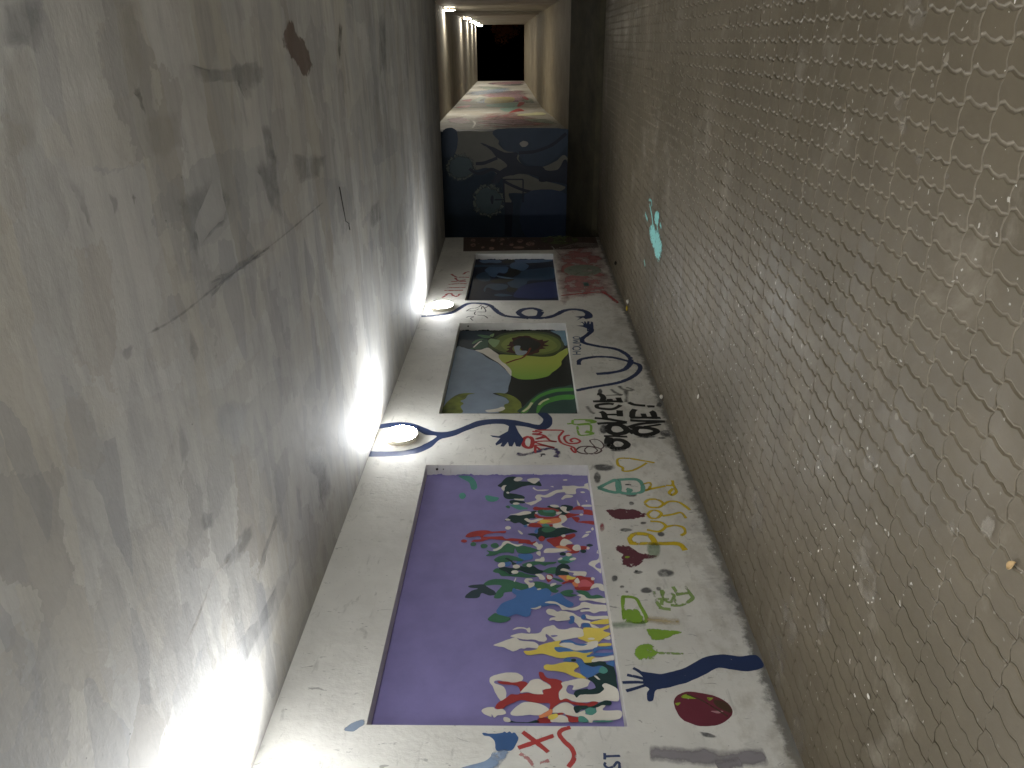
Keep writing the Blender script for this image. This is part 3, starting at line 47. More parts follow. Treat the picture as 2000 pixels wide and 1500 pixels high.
"du":[["dust","f",[2655,2018,2648,2060,2660,2109,2690,2155,2733,2190,2781,2205,2823,2198,2851,2168,2858,2122,2843,2071,2809,2025,2765,1993,2719,1981,2680,1990]],["dust","f",[2565,2125,2555,2171,2562,2222,2587,2268,2624,2301,2667,2313,2707,2301,2735,2267,2746,2218,2736,2165,2708,2119,2670,2088,2628,2079,2591,2093]],["dust","f",[3060,1766,3057,1800,3076,1841,3113,1880,3163,1910,3215,1924,3259,1919,3285,1895,3287,1858,3265,1815,3224,1776,3174,1748,3124,1737,3084,1743]],["dust","f",[3252,1951,3249,1978,3262,2009,3289,2038,3324,2060,3361,2070,3392,2065,3411,2047,3414,2018,3399,1986,3371,1956,3336,1936,3300,1927,3270,1933]],["dust","f",[3242,2940,3220,3016,3221,3096,3246,3165,3290,3208,3346,3217,3401,3187,3445,3125,3467,3044,3464,2960,3436,2893,3389,2854,3335,2850,3282,2881]],["dust","f",[3285,3288,3264,3370,3269,3461,3301,3543,3355,3600,3419,3620,3483,3597,3530,3534,3552,3445,3544,3350,3507,3268,3452,3216,3388,3202,3329,3228]],["dust","f",[2895,2624,2884,2671,2890,2724,2913,2772,2948,2805,2989,2818,3028,2805,3056,2771,3067,2721,3059,2666,3034,2618,2998,2587,2957,2577,2921,2591]],["dust","f",[3184,-93,3175,-54,3185,-24,3213,-7,3254,-7,3300,-25,3342,-58,3371,-99,3380,-139,3367,-170,3337,-186,3295,-183,3250,-164,3211,-131]],["dust","f",[3194,228,3190,250,3199,268,3219,279,3246,282,3275,274,3300,258,3317,237,3321,214,3311,196,3290,185,3263,183,3234,192,3210,207]],["dust","f",[2984,421,2983,429,2989,437,2999,442,3013,444,3027,442,3039,437,3046,429,3046,421,3040,414,3029,408,3016,407,3002,408,2990,414]],["dust","f",[3156,302,3152,320,3157,336,3170,346,3189,348,3210,341,3228,328,3241,310,3245,292,3240,276,3226,267,3207,265,3186,272,3168,285]],["dust","f",[2770,450,2769,457,2772,463,2779,467,2787,469,2797,467,2805,463,2810,457,2811,450,2808,443,2801,439,2792,438,2783,440,2775,444]],["dust","f",[10907,-343,10923,-307,11002,-280,11132,-267,11289,-271,11442,-292,11559,-326,11615,-366,11596,-404,11507,-432,11369,-444,11211,-437,11065,-415,10957,-382]],["dust","f",[2309,1626,2307,1643,2313,1661,2326,1679,2344,1692,2363,1698,2380,1695,2391,1684,2393,1667,2386,1648,2372,1630,2354,1618,2335,1612,2319,1616]],["dust","f",[2024,1445,2021,1462,2026,1481,2037,1498,2053,1510,2070,1514,2086,1509,2096,1497,2100,1479,2095,1460,2083,1443,2067,1432,2050,1429,2035,1433]],["dust","f",[2204,1574,2201,1587,2204,1602,2212,1615,2224,1623,2237,1626,2249,1622,2257,1612,2260,1598,2256,1584,2248,1571,2236,1563,2223,1560,2212,1564]],["dust","f",[3986,2733,3962,2818,3966,2905,3998,2975,4053,3016,4120,3017,4186,2978,4236,2905,4261,2814,4254,2725,4218,2655,4162,2619,4096,2623,4033,2663]],["dust","f",[2887,3442,2865,3518,2863,3600,2883,3672,2921,3721,2971,3736,3021,3711,3063,3653,3085,3572,3085,3487,3062,3415,3022,3370,2973,3360,2925,3386]],["dust","f",[2826,1669,2821,1693,2827,1718,2842,1740,2864,1753,2889,1756,2912,1747,2927,1729,2932,1704,2925,1678,2909,1656,2886,1643,2862,1641,2840,1650]]]}

# ------------------------------------------------------------------ sizes (metres): X along the subway, Y to the mural wall, Z up
WY = 3.62          # face of the mural wall
NY = WY + 0.115    # back of the recesses
RY = -1.05         # face of the opposite wall
X0 = -12.0
XE = 15.05         # end of the near passage
NICHES = [(3.10, 6.04, 0.935, 2.460), (7.11, 9.94, 0.945, 2.452), (10.96, 13.75, 0.985, 2.448)]

FARX = (24.0, 34.0, 40.0, 45.5, 51.0)
LITTER_PAPER = [((7.40, 3.56, .004), (.07, .05, .035), 'star-shaped white scrap against the foot of the mural wall beside the black lettering'),
                ((5.89, 2.83, .004), (.06, .035, .012), 'flat white scrap lying out on the pavers opposite the black lettering'),
                ((10.30, 3.42, .004), (.08, .06, .05), 'crumpled white scrap at the wall foot below the pink patch'),
                ((2.44, 2.65, .004), (.025, .018, .008), 'tiny white chip on the pavers nearest the thick navy arm')]
LIT_DARK = (11.99, 3.32, .004); LIT_YEL = (10.43, 3.57, .004); LEAF = (1.90, 1.50, .004)
WIRE = [(6.107, 1.052, .004), (6.131, 1.201, .010), (6.162, 1.342, .014), (6.20, 1.37, .03), (6.235, 1.397, .02), (6.22, 1.43, .028)]

def lin(h):
    h = h.lstrip('#')
    v = [int(h[i:i+2], 16)/255 for i in (0, 2, 4)]
    return tuple((c/12.92 if c <= .04045 else ((c+.055)/1.055)**2.4) for c in v) + (1,)

# ------------------------------------------------------------------ node helpers
class NT:
    def __init__(s, name):
        s.m = bpy.data.materials.new(name); s.m.use_nodes = True
        s.t = s.m.node_tree; s.n = s.t.nodes; s.l = s.t.links
        s.n.clear()
        s.out = s.n.new('ShaderNodeOutputMaterial')
    def node(s, t, **k):
        n = s.n.new(t)
        for a, b in k.items():
            if a.startswith('i_'):
                n.inputs[a[2:]].default_value = b
            else: setattr(n, a, b)
        return n
    def link(s, a, b): s.l.new(a, b)
    def pos(s, scale=(1, 1, 1), rot=(0, 0, 0), loc=(0, 0, 0)):
        g = s.node('ShaderNodeNewGeometry'); m = s.node('ShaderNodeMapping')
        m.inputs['Scale'].default_value = scale; m.inputs['Rotation'].default_value = rot; m.inputs['Location'].default_value = loc
        s.link(g.outputs['Position'], m.inputs['Vector']); return m.outputs[0]
    def noise(s, vec, scale, detail=4, rough=.55, dist=0):
        n = s.node('ShaderNodeTexNoise'); n.inputs['Scale'].default_value = scale; n.inputs['Detail'].default_value = detail
        n.inputs['Roughness'].default_value = rough; n.inputs['Distortion'].default_value = dist
        s.link(vec, n.inputs['Vector']); return n
    def voro(s, vec, scale, rnd=1, feature='F1'):
        n = s.node('ShaderNodeTexVoronoi'); n.feature = feature; n.inputs['Scale'].default_value = scale; n.inputs['Randomness'].default_value = rnd
        s.link(vec, n.inputs['Vector']); return n
    def ramp(s, fac, a, b, c0=(0, 0, 0, 1), c1=(1, 1, 1, 1), interp='LINEAR'):
        r = s.node('ShaderNodeValToRGB'); r.color_ramp.interpolation = interp
        e = r.color_ramp.elements; e[0].position = a; e[1].position = b; e[0].color = c0; e[1].color = c1
        s.link(fac, r.inputs[0]); return r.outputs[0]
    def mix(s, fac, a, b, mode='MIX'):
        m = s.node('ShaderNodeMix'); m.data_type = 'RGBA'; m.blend_type = mode
        for v, i in ((fac, 0), (a, 6), (b, 7)):
            if isinstance(v, (int, float)): m.inputs[i].default_value = v
            elif isinstance(v, tuple): m.inputs[i].default_value = v
            else: s.link(v, m.inputs[i])
        return m.outputs[2]
    def math(s, op, a, b=None, c=None, clamp=False):
        m = s.node('ShaderNodeMath'); m.operation = op; m.use_clamp = clamp
        for i, v in enumerate((a, b, c)):
            if v is None: continue
            if isinstance(v, (int, float)): m.inputs[i].default_value = v
            else: s.link(v, m.inputs[i])
        return m.outputs[0]
    def bump(s, h, strength, dist, prev=None):
        b = s.node('ShaderNodeBump'); b.inputs['Strength'].default_value = strength; b.inputs['Distance'].default_value = dist
        s.link(h, b.inputs['Height'])
        if prev: s.link(prev, b.inputs['Normal'])
        return b.outputs[0]
    def bsdf(s, col, rough=.7, normal=None, spec=.3, alpha=None):
        p = s.node('ShaderNodeBsdfPrincipled')
        if isinstance(col, tuple): p.inputs['Base Color'].default_value = col
        else: s.link(col, p.inputs['Base Color'])
        if isinstance(rough, (int, float)): p.inputs['Roughness'].default_value = rough
        else: s.link(rough, p.inputs['Roughness'])
        p.inputs['Specular IOR Level'].default_value = spec
        if normal: s.link(normal, p.inputs['Normal'])
        sh = p.outputs[0]
        if alpha is not None:
            t = s.node('ShaderNodeBsdfTransparent'); mx = s.node('ShaderNodeMixShader')
            s.link(alpha, mx.inputs[0]); s.link(t.outputs[0], mx.inputs[1]); s.link(sh, mx.inputs[2]); sh = mx.outputs[0]
        s.link(sh, s.out.inputs[0]); return s.m

# ------------------------------------------------------------------ materials of the setting
def wall_mat(name, base, dirt, zfloor=0.0, scuff=1.0, warm='#c6c5c1'):
    k = NT(name); p = k.pos()
    big = k.noise(p, .9, 5, .6).outputs[0]
    c = k.mix(k.ramp(big, .38, .68), lin(base), lin(warm))
    c = k.mix(k.math('MULTIPLY', k.ramp(k.noise(p, 3.2, 6, .65).outputs[0], .45, .75), .28), c, lin('#adaba5'))
    # smudges and rubbed marks, drawn out sideways
    sm = k.noise(k.pos((2.2, 1, 5.5), (0, .3, 0)), 2.6, 5, .62, .6).outputs[0]
    c = k.mix(k.math('MULTIPLY', k.ramp(sm, .60, .74), .38*scuff), c, lin('#5a5a58'))
    sm2 = k.noise(k.pos((9, 1, 3), (0, -.5, 0), (3, 0, 7)), 3.4, 3, .6, 1.2).outputs[0]
    c = k.mix(k.math('MULTIPLY', k.ramp(sm2, .665, .71), .5*scuff), c, lin('#4c4e50'))
    sp = k.voro(k.pos(), 26).outputs['Distance']
    c = k.mix(k.math('MULTIPLY', k.ramp(sp, .03, .07, (1, 1, 1, 1), (0, 0, 0, 1)), k.ramp(k.noise(p, 1.7, 2).outputs[0], .55, .62)), c, lin('#585550'))
    # splash dirt along the foot of the wall
    g = k.node('ShaderNodeNewGeometry'); x = k.node('ShaderNodeSeparateXYZ'); k.link(g.outputs['Position'], x.inputs[0])
    hgt = k.math('SUBTRACT', x.outputs[2], zfloor)
    dn = k.noise(k.pos((2.6, 1, 2.2), (0, .5, 0)), 4.6, 8, .75).outputs[0]
    foot = k.math('SUBTRACT', k.math('MULTIPLY', dn, .30), k.math('MULTIPLY', hgt, 1.35))
    c = k.mix(k.math('MULTIPLY', k.ramp(foot, .04, .105), .8), c, lin(dirt))
    wisp = k.math('SUBTRACT', k.math('MULTIPLY', k.noise(k.pos((4, 1, 1.6), (0, .5, 0), (1, 0, 3)), 3.2, 6, .72, .5).outputs[0], .42), k.math('MULTIPLY', hgt, .42))
    c = k.mix(k.math('MULTIPLY', k.math('MULTIPLY', k.ramp(wisp, .10, .2), k.ramp(k.noise(p, 1.3, 4).outputs[0], .46, .6)), .45*scuff), c, lin('#5b5a58'))
    low = k.math('SUBTRACT', k.math('MULTIPLY', k.noise(k.pos((1.5, 1, 2.5), (0, 0, 0), (5, 0, 1)), 3.0, 6, .7).outputs[0], .75), k.math('MULTIPLY', hgt, .19))
    c = k.mix(k.math('MULTIPLY', k.ramp(low, .30, .46), .38*scuff), c, lin('#8a8270'))
    n = k.bump(k.noise(p, 5, 4).outputs[0], .35, .02)
    n = k.bump(k.noise(k.pos((1, 1, .6), (0, .5, 0)), 38, 5, .65).outputs[0], .30, .006, n)
    return k.bsdf(c, .62, n, .3)

def ceiling_mat():
    k = NT('board_marked_concrete'); p = k.pos()
    nz = k.noise(p, 2.2, 5, .65)
    def cells(sc, rot, scale, seed, amt):
        m = k.pos(sc, rot, seed)
        v = k.node('ShaderNodeVectorMath'); v.operation = 'MULTIPLY_ADD'
        k.link(nz.outputs['Color'], v.inputs[0]); v.inputs[1].default_value = (amt, amt, amt); k.link(m, v.inputs[2])
        o = k.voro(v.outputs[0], scale)
        sx = k.node('ShaderNodeSeparateColor'); k.link(o.outputs['Color'], sx.inputs[0]); return sx.outputs[0], sx.outputs[1]
    a, a2 = cells((3.2, .75, 1), (0, 0, .12), 1.0, (0, 0, 0), .55)
    b_, b2 = cells((.7, 2.6, 1), (0, 0, .55), 1.25, (4, 2, 0), .6)
    c3, c4 = cells((1.7, 1.1, 1), (0, 0, -.4), 2.1, (9, 5, 0), .9)
    base = k.mix(k.ramp(nz.outputs[0], .3, .7), lin('#a5a39f'), lin('#b2b0ac'))
    c = k.mix(k.math('MULTIPLY', k.ramp(a, .45, 1.0), .38), base, lin('#70716f'))
    c = k.mix(k.math('MULTIPLY', k.ramp(a2, .6, .9), .4), c, lin('#9f9888'))
    c = k.mix(k.math('MULTIPLY', k.ramp(b_, .5, 1.0), .34), c, lin('#75787b'))
    c = k.mix(k.math('MULTIPLY', k.ramp(b2, .62, .95), .35), c, lin('#aaa59a'))
    c = k.mix(k.math('MULTIPLY', k.ramp(c3, .7, .95), .4), c, lin('#7d7b78'))
    c = k.mix(k.math('MULTIPLY', k.ramp(c4, .75, .95), .3), c, lin('#8f8779'))
    d1, d2 = cells((5.5, 1.6, 1), (0, 0, .18), 1.2, (2, 8, 0), .5)
    c = k.mix(k.math('MULTIPLY', k.ramp(d1, .62, .95), .34), c, lin('#72757a'))
    c = k.mix(k.math('MULTIPLY', k.ramp(d2, .62, .95), .30), c, lin('#a9a8a4'))
    st_ = k.noise(k.pos((7, .55, 1), (0, 0, .15)), 1.6, 7, .72).outputs[0]
    c = k.mix(k.math('MULTIPLY', k.ramp(st_, .48, .70), .30), c, lin('#6c6d6e'))
    fine = k.noise(k.pos((1, .35, 1)), 14, 7, .7).outputs[0]
    c = k.mix(k.math('MULTIPLY', k.ramp(fine, .5, .75), .22), c, lin('#5f5e5b'))
    pit = k.voro(p, 9).outputs['Distance']
    c = k.mix(k.math('MULTIPLY', k.ramp(pit, .02, .05, (1, 1, 1, 1), (0, 0, 0, 1)), k.ramp(k.noise(p, 1.1, 2).outputs[0], .54, .6)), c, lin('#3a3937'))
    h = k.math('ADD', k.math('MULTIPLY', k.math('ADD', a, b_), .25), k.math('MULTIPLY', fine, .5))
    n = k.bump(h, .3, .012); n = k.bump(k.noise(k.pos((1, .5, 1)), 55, 5, .7).outputs[0], .28, .006, n)
    return k.bsdf(c, .75, n, .25)

def paver_mat():
    k = NT('worn_concrete_pavers'); p = k.pos()
    big = k.noise(p, .55, 6, .6).outputs[0]
    c = k.mix(k.ramp(big, .35, .68), lin('#554d3d'), lin('#675e4e'))
    c = k.mix(k.math('MULTIPLY', k.ramp(k.noise(k.pos((1, 1, 1), (0, 0, 0), (7, 3, 0)), 3.5, 6, .7).outputs[0], .45, .75), .4), c, lin('#4e463a'))
    g = k.node('ShaderNodeAttribute'); g.attribute_name = 'tone'
    c = k.mix(k.math('MULTIPLY', g.outputs['Fac'], .12), c, lin('#4f473c'))
    sd = k.node('ShaderNodeAttribute'); sd.attribute_name = 'sand_highlight'
    c = k.mix(k.math('MULTIPLY', sd.outputs['Fac'], k.ramp(k.noise(p, 1.3, 5, .7).outputs[0], .36, .6)), c, lin('#b3aa9b'))
    # rubbed pale dust, chips and chewing-gum spots
    du = k.noise(k.pos((1.3, .9, 1), (0, 0, .4), (2, 9, 0)), 1.5, 7, .72, .4).outputs[0]
    c = k.mix(k.math('MULTIPLY', k.ramp(du, .56, .80), .5), c, lin('#a59d90'))
    zone = k.ramp(k.noise(p, .7, 4).outputs[0], .40, .60, (.12, .12, .12, 1), (1, 1, 1, 1))
    def spots(scale, rad, keep, col, amt, off):
        vm = k.node('ShaderNodeVectorMath'); vm.operation = 'MULTIPLY_ADD'
        k.link(k.noise(p, 26, 3).outputs['Color'], vm.inputs[0]); vm.inputs[1].default_value = (.05, .05, 0); k.link(k.pos((1, 1, 1), (0, 0, 0), off), vm.inputs[2])
        global_v = k.voro(vm.outputs[0], scale)
        sx = k.node('ShaderNodeSeparateColor'); k.link(global_v.outputs['Color'], sx.inputs[0])
        r = k.math('MULTIPLY', k.ramp(sx.outputs[1], 0, 1), rad)
        d = k.math('SUBTRACT', r, global_v.outputs['Distance'])
        m = k.ramp(d, 0, .03)
        m = k.math('MULTIPLY', k.math('MULTIPLY', m, k.math('GREATER_THAN', sx.outputs[0], keep)), zone)
        return k.mix(k.math('MULTIPLY', m, amt), c, lin(col))
    c = spots(16, .22, .80, '#c9c4ba', .8, (0, 0, 0))
    c = spots(38, .26, .78, '#e4e0d8', .9, (5, 1, 0))
    c = spots(9, .20, .86, '#b5ada0', .55, (2, 8, 0))
    c = spots(21, .2, .9, '#3c352c', .7, (11, 8, 0))
    n = k.bump(k.noise(p, 90, 4, .7).outputs[0], .25, .003)
    n = k.bump(k.noise(p, 7, 4, .6).outputs[0], .25, .01, n)
    r = k.ramp(du, .3, .7, (.40, .40, .40, 1), (.72, .72, .72, 1))
    return k.bsdf(c, r, n, .28)

def plain(name, col, col2=None, scale=6, rough=.8, bump=.3, spec=.3):
    k = NT(name); p = k.pos()
    n = k.noise(p, scale, 6, .65).outputs[0]
    c = k.mix(k.ramp(n, .35, .7), lin(col), lin(col2 or col))
    return k.bsdf(c, rough, k.bump(k.noise(p, scale*7, 4, .7).outputs[0], bump, .008), spec)

M_WALL = wall_mat('whitewashed_concrete', '#dcdbd6', '#3c3b39')
M_REVEAL = wall_mat('white_recess_paint', '#e6e5e3', '#6d6a64', -5, .4)
M_FARWALL = wall_mat('grubby_painted_concrete', '#a59e90', '#55503f', .5, 1.4)
M_SIDE = wall_mat('grey_side_wall', '#b3a995', '#4b463c', 0, .8)
M_CEIL = ceiling_mat()
M_PAVE = paver_mat()
M_JOINT = plain('joint_sand', '#8f8778', '#6a6356', 9, .9)
M_FARCEIL = plain('far_concrete_ceiling', '#938d80', '#7a7468', 1.6, .8)
M_FARFLOOR = plain('far_paving', '#9a907c', '#857b68', 2.0, .7)
M_DARKCON = plain('shade_dark_concrete', '#55503f', '#3c382f', 2.2, .7)  # dark tone stands in for the shade of the unlit gap
M_JOINTDARK = plain('joint_sealant', '#2a2722', '#3a352e', 8, .9)
M_EARTH = plain('night_earth', '#2d2a24', '#1d1b17', 3, 1)

# ------------------------------------------------------------------ paints
# name: albedo, wear threshold, noise amplitude, edge width, opacity, noise scale
PC = {
 'purple': ('#8780b6',), 'white': ('#dedad0',), 'dgreen': ('#1f3b3c',), 'dgreen2': ('#30434b',), 'green': ('#3f7158',), 'teal': ('#54958a',),
 'red': ('#a33a3a',), 'blue': ('#4a76b4',), 'yellow': ('#e0cc60',), 'orange': ('#dd8a60',), 'pink': ('#cb656f',),
 'slate': ('#8b9cb0',), 'slate2': ('#6f90a5',), 'slate3': ('#9aa6b4',), 'ol1': ('#465432',), 'ol2': ('#6d7c3e',), 'ol3': ('#83914a',), 'leaf': ('#5f8260',),
 'leafd': ('#42604f',), 'leafl': ('#86a274',), 'navyd': ('#2c3945',), 'lime': ('#7dac4b',), 'mar2': ('#46211e',), 'dark': ('#1e2320',), 'redbr': ('#7d3a25',), 'olg': ('#6f8038',), 'dgreen3': ('#33504a',), 'green4': ('#559a48',), 'cream': ('#d8d8b0',),
 'n3a': ('#50709a',), 'n3b': ('#33506d',), 'n3c': ('#7490ac',), 'n3d': ('#25356a',),
 'gl': ('#757368',), 'gb': ('#2f4054',), 'gb2': ('#2e3f5c',), 'gdk': ('#161f33',), 'gl2': ('#b0aaa0',),
 'grim': ('#7d857c', .3, .5, .4, .8, 14), 'gin': ('#506266', .2, .3, .4, .9, 8),
 'brown': ('#54423c', .45, .5, .2, .92, 9), 'gryg': ('#6f7f54', .6, 1.0, .4, .8, 12), 'dotp': ('#c9a89a', .5, .8, .3, .8, 14),
 'pinkw': ('#b06e70', .30, .42, .95, .8, 3.0), 'grye': ('#8b998a', .5, .6, .3, .85, 6), 'tealg': ('#3f6a68', .3, .4, .3, .9, 10),
 'redf': ('#b53a42', .30, .8, .5, .8, 18), 'navy': ('#26375f', .33, .55, .12, .97, 13), 'dkscr': ('#4a4b50', .3, .6, .3, .75, 20),
 'bluethin': ('#52688c', .3, .6, .3, .8, 18), 'redp': ('#b8383c', .25, .5, .2, .92, 20), 'violet': ('#4a3d70', .25, .5, .6, .8, 12),
 'brline': ('#5a3f42', .25, .6, .3, .8, 20), 'lime2': ('#86b83f', .3, .6, .3, .85, 18), 'black': ('#17191b', .08, .40, .34, .96, 14),
 'ghost': ('#7d7d7b', .2, .25, .8, .62, 6), 'yel': ('#dcc01f', .24, .5, .5, .88, 15), 'tealh': ('#6fb0a0', .22, .6, .35, .85, 16),
 'maroon': ('#693543', .16, .7, .2, .88, 16), 'maroon2': ('#6c2c3c', .35, .6, .2, .95, 10), 'poddk': ('#4f3f30', .4, .5, .3, .85, 10), 'limed': ('#93b03c', .4, .7, .3, .9, 12), 'pinkl': ('#c49aa0', .5, .8, .3, .8, 14),
 'smg': ('#5e8a55', .2, .35, .9, .5, 5), 'smk': ('#54565a', .25, .45, .8, .70, 8), 'smr': ('#b05560', .2, .4, .8, .6, 7),
 'greend': ('#86b03a', .22, .75, .35, .85, 12), 'greenf': ('#8fae62', .35, .9, .45, .75, 11), 'tan': ('#c4b283', .2, .35, .9, .6, 6),
 'gbarc': ('#8c888e', .2, .25, .7, .8, 7), 'navyt': ('#2b3d68', .25, .5, .3, .85, 20), 'redx': ('#b5403f', .28, .5, .3, .88, 16), 'redx2': ('#c08080', .4, .9, .4, .7, 16),
 'bluep': ('#3d5f92', .25, .4, .15, .95, 12), 'bluef': ('#8aa2c4', .25, .5, .7, .85, 6), 'bluef2': ('#8a9db8', .3, .9, .6, .7, 9),
 'cyan': ('#96bfb2', .45, .5, .4, .8, 5), 'mauve': ('#a8808c', .3, .6, .8, .8, 3), 'yelo': ('#b3a668', .4, .6, .4, .8, 5),
 'cyanp': ('#8fd5cf', .28, .9, .12, .96, 22), 'dust': ('#a39b8d', .55, .8, .9, .42, 10), 'yelf': ('#a8995a', .3, .8, .6, .6, 20),
 'cbrown': ('#6f5a50', .4, .45, .2, .6, 9), 'cdark': ('#3f3d3b', .45, .5, .9, .5, 7), 'cgray': ('#707375', .45, .35, .7, .30, 5), 'clight': ('#b0aba0', .45, .35, .7, .25, 5),
}
PM = {}
def paint(c):
    if c in PM: return PM[c]
    v = PC[c]; k = NT('paint_'+c); p = k.pos()
    col = lin(v[0])
    n = k.noise(p, 5, 5, .6).outputs[0]
    dk = tuple(x*.86 for x in col[:3]) + (1,)
    cc = k.mix(k.ramp(n, .35, .7), col, dk)
    if c == 'lime':
        g = k.node('ShaderNodeNewGeometry'); x = k.node('ShaderNodeSeparateXYZ'); k.link(g.outputs['Position'], x.inputs[0])
        mr = k.node('ShaderNodeMapRange'); mr.inputs[1].default_value = 7.95; mr.inputs[2].default_value = 8.75
        k.link(x.outputs[0], mr.inputs[0]); cc = k.mix(mr.outputs[0], lin('#62a848'), lin('#a9b652'))
    if c == 'olg':
        cc = k.mix(k.ramp(k.noise(p, 3, 3).outputs[0], .35, .65), lin('#3f4a26'), lin('#8a9640'))
    bp = k.bump(k.noise(k.pos((1, 1, .5)), 45, 5, .65).outputs[0], .2, .004)
    al = None
    if len(v) > 1:
        t, amp, w, op, sc = v[1:]
        a = k.node('ShaderNodeAttribute'); a.attribute_name = 'soft'
        nn = k.noise(k.pos((1, 1, 1)), sc, 6, .7).outputs[0]
        q = k.math('ADD', a.outputs['Fac'], k.math('MULTIPLY', k.math('SUBTRACT', nn, .5), amp*6.0))
        q = k.math('DIVIDE', k.math('SUBTRACT', q, t), w, clamp=True)
        al = k.math('MULTIPLY', q, op)
    m = k.bsdf(cc, .5, bp, .35, al)
    PM[c] = m; return m

# ------------------------------------------------------------------ object helpers
def link(o, parent=None):
    COL.objects.link(o)
    if parent is not None: o.parent = parent
    return o
def mesh_obj(name, verts, faces, mats, parent=None, fm=None, smooth=False):
    me = bpy.data.meshes.new(name); me.from_pydata(verts, [], faces)
    for m in (mats if isinstance(mats, (list, tuple)) else [mats]): me.materials.append(m)
    if fm: me.polygons.foreach_set('material_index', fm)
    if smooth: me.polygons.foreach_set('use_smooth', [True]*len(me.polygons))
    me.update()
    return link(bpy.data.objects.new(name, me), parent)
def bm_obj(name, bm, mats, parent=None, smooth=False):
    me = bpy.data.meshes.new(name); bm.to_mesh(me); bm.free()
    for m in (mats if isinstance(mats, (list, tuple)) else [mats]): me.materials.append(m)
    if smooth: me.polygons.foreach_set('use_smooth', [True]*len(me.polygons))
    return link(bpy.data.objects.new(name, me), parent)
def tag(o, label=None, cat=None, group=None, kind=None):
    if label: o['label'] = label
    if cat: o['category'] = cat
    if group: o['group'] = group
    if kind: o['kind'] = kind
    return o
def add_box(V, F, x0, x1, y0, y1, z0, z1):
    b = len(V)
    V += [(x, y, z) for x in (x0, x1) for y in (y0, y1) for z in (z0, z1)]
    F += [tuple(b+i for i in f) for f in ((0, 1, 3, 2), (4, 6, 7, 5), (0, 4, 5, 1), (2, 3, 7, 6), (0, 2, 6, 4), (1, 5, 7, 3))]
def hexa(name, a, b, mat, parent=None):
    """solid between two four-cornered rings a and b"""
    return mesh_obj(name, list(a)+list(b), [(0, 1, 2, 3), (7, 6, 5, 4), (0, 4, 5, 1), (1, 5, 6, 2), (2, 6, 7, 3), (3, 7, 4, 0)], mat, parent)

# ------------------------------------------------------------------ painted marks as geometry lying on their surface
def catmull(P, closed, sub):
    n = len(P); R = []
    for i in range(n if closed else n-1):
        p0 = P[(i-1) % n] if closed or i > 0 else P[0]; p1 = P[i]; p2 = P[(i+1) % n]
        p3 = P[(i+2) % n] if closed or i+2 < n else P[-1]
        for j in range(sub):
            t = j/sub
            R.append(tuple(.5*((2*p1[k])+(-p0[k]+p2[k])*t+(2*p0[k]-5*p1[k]+4*p2[k]-p3[k])*t*t+(-p0[k]+3*p1[k]-3*p2[k]+p3[k])*t**3) for k in (0, 1)))
    if not closed: R.append(P[-1])
    return R
def jit(P, a):
    return [(u + a*mnoise.noise(Vector((u*14, v*14, 1.3))) + .6*a*mnoise.noise(Vector((u*45, v*45, 4.1))),
             v + a*mnoise.noise(Vector((u*14, v*14, 7.7))) + .6*a*mnoise.noise(Vector((u*45, v*45, 9.2)))) for u, v in P]
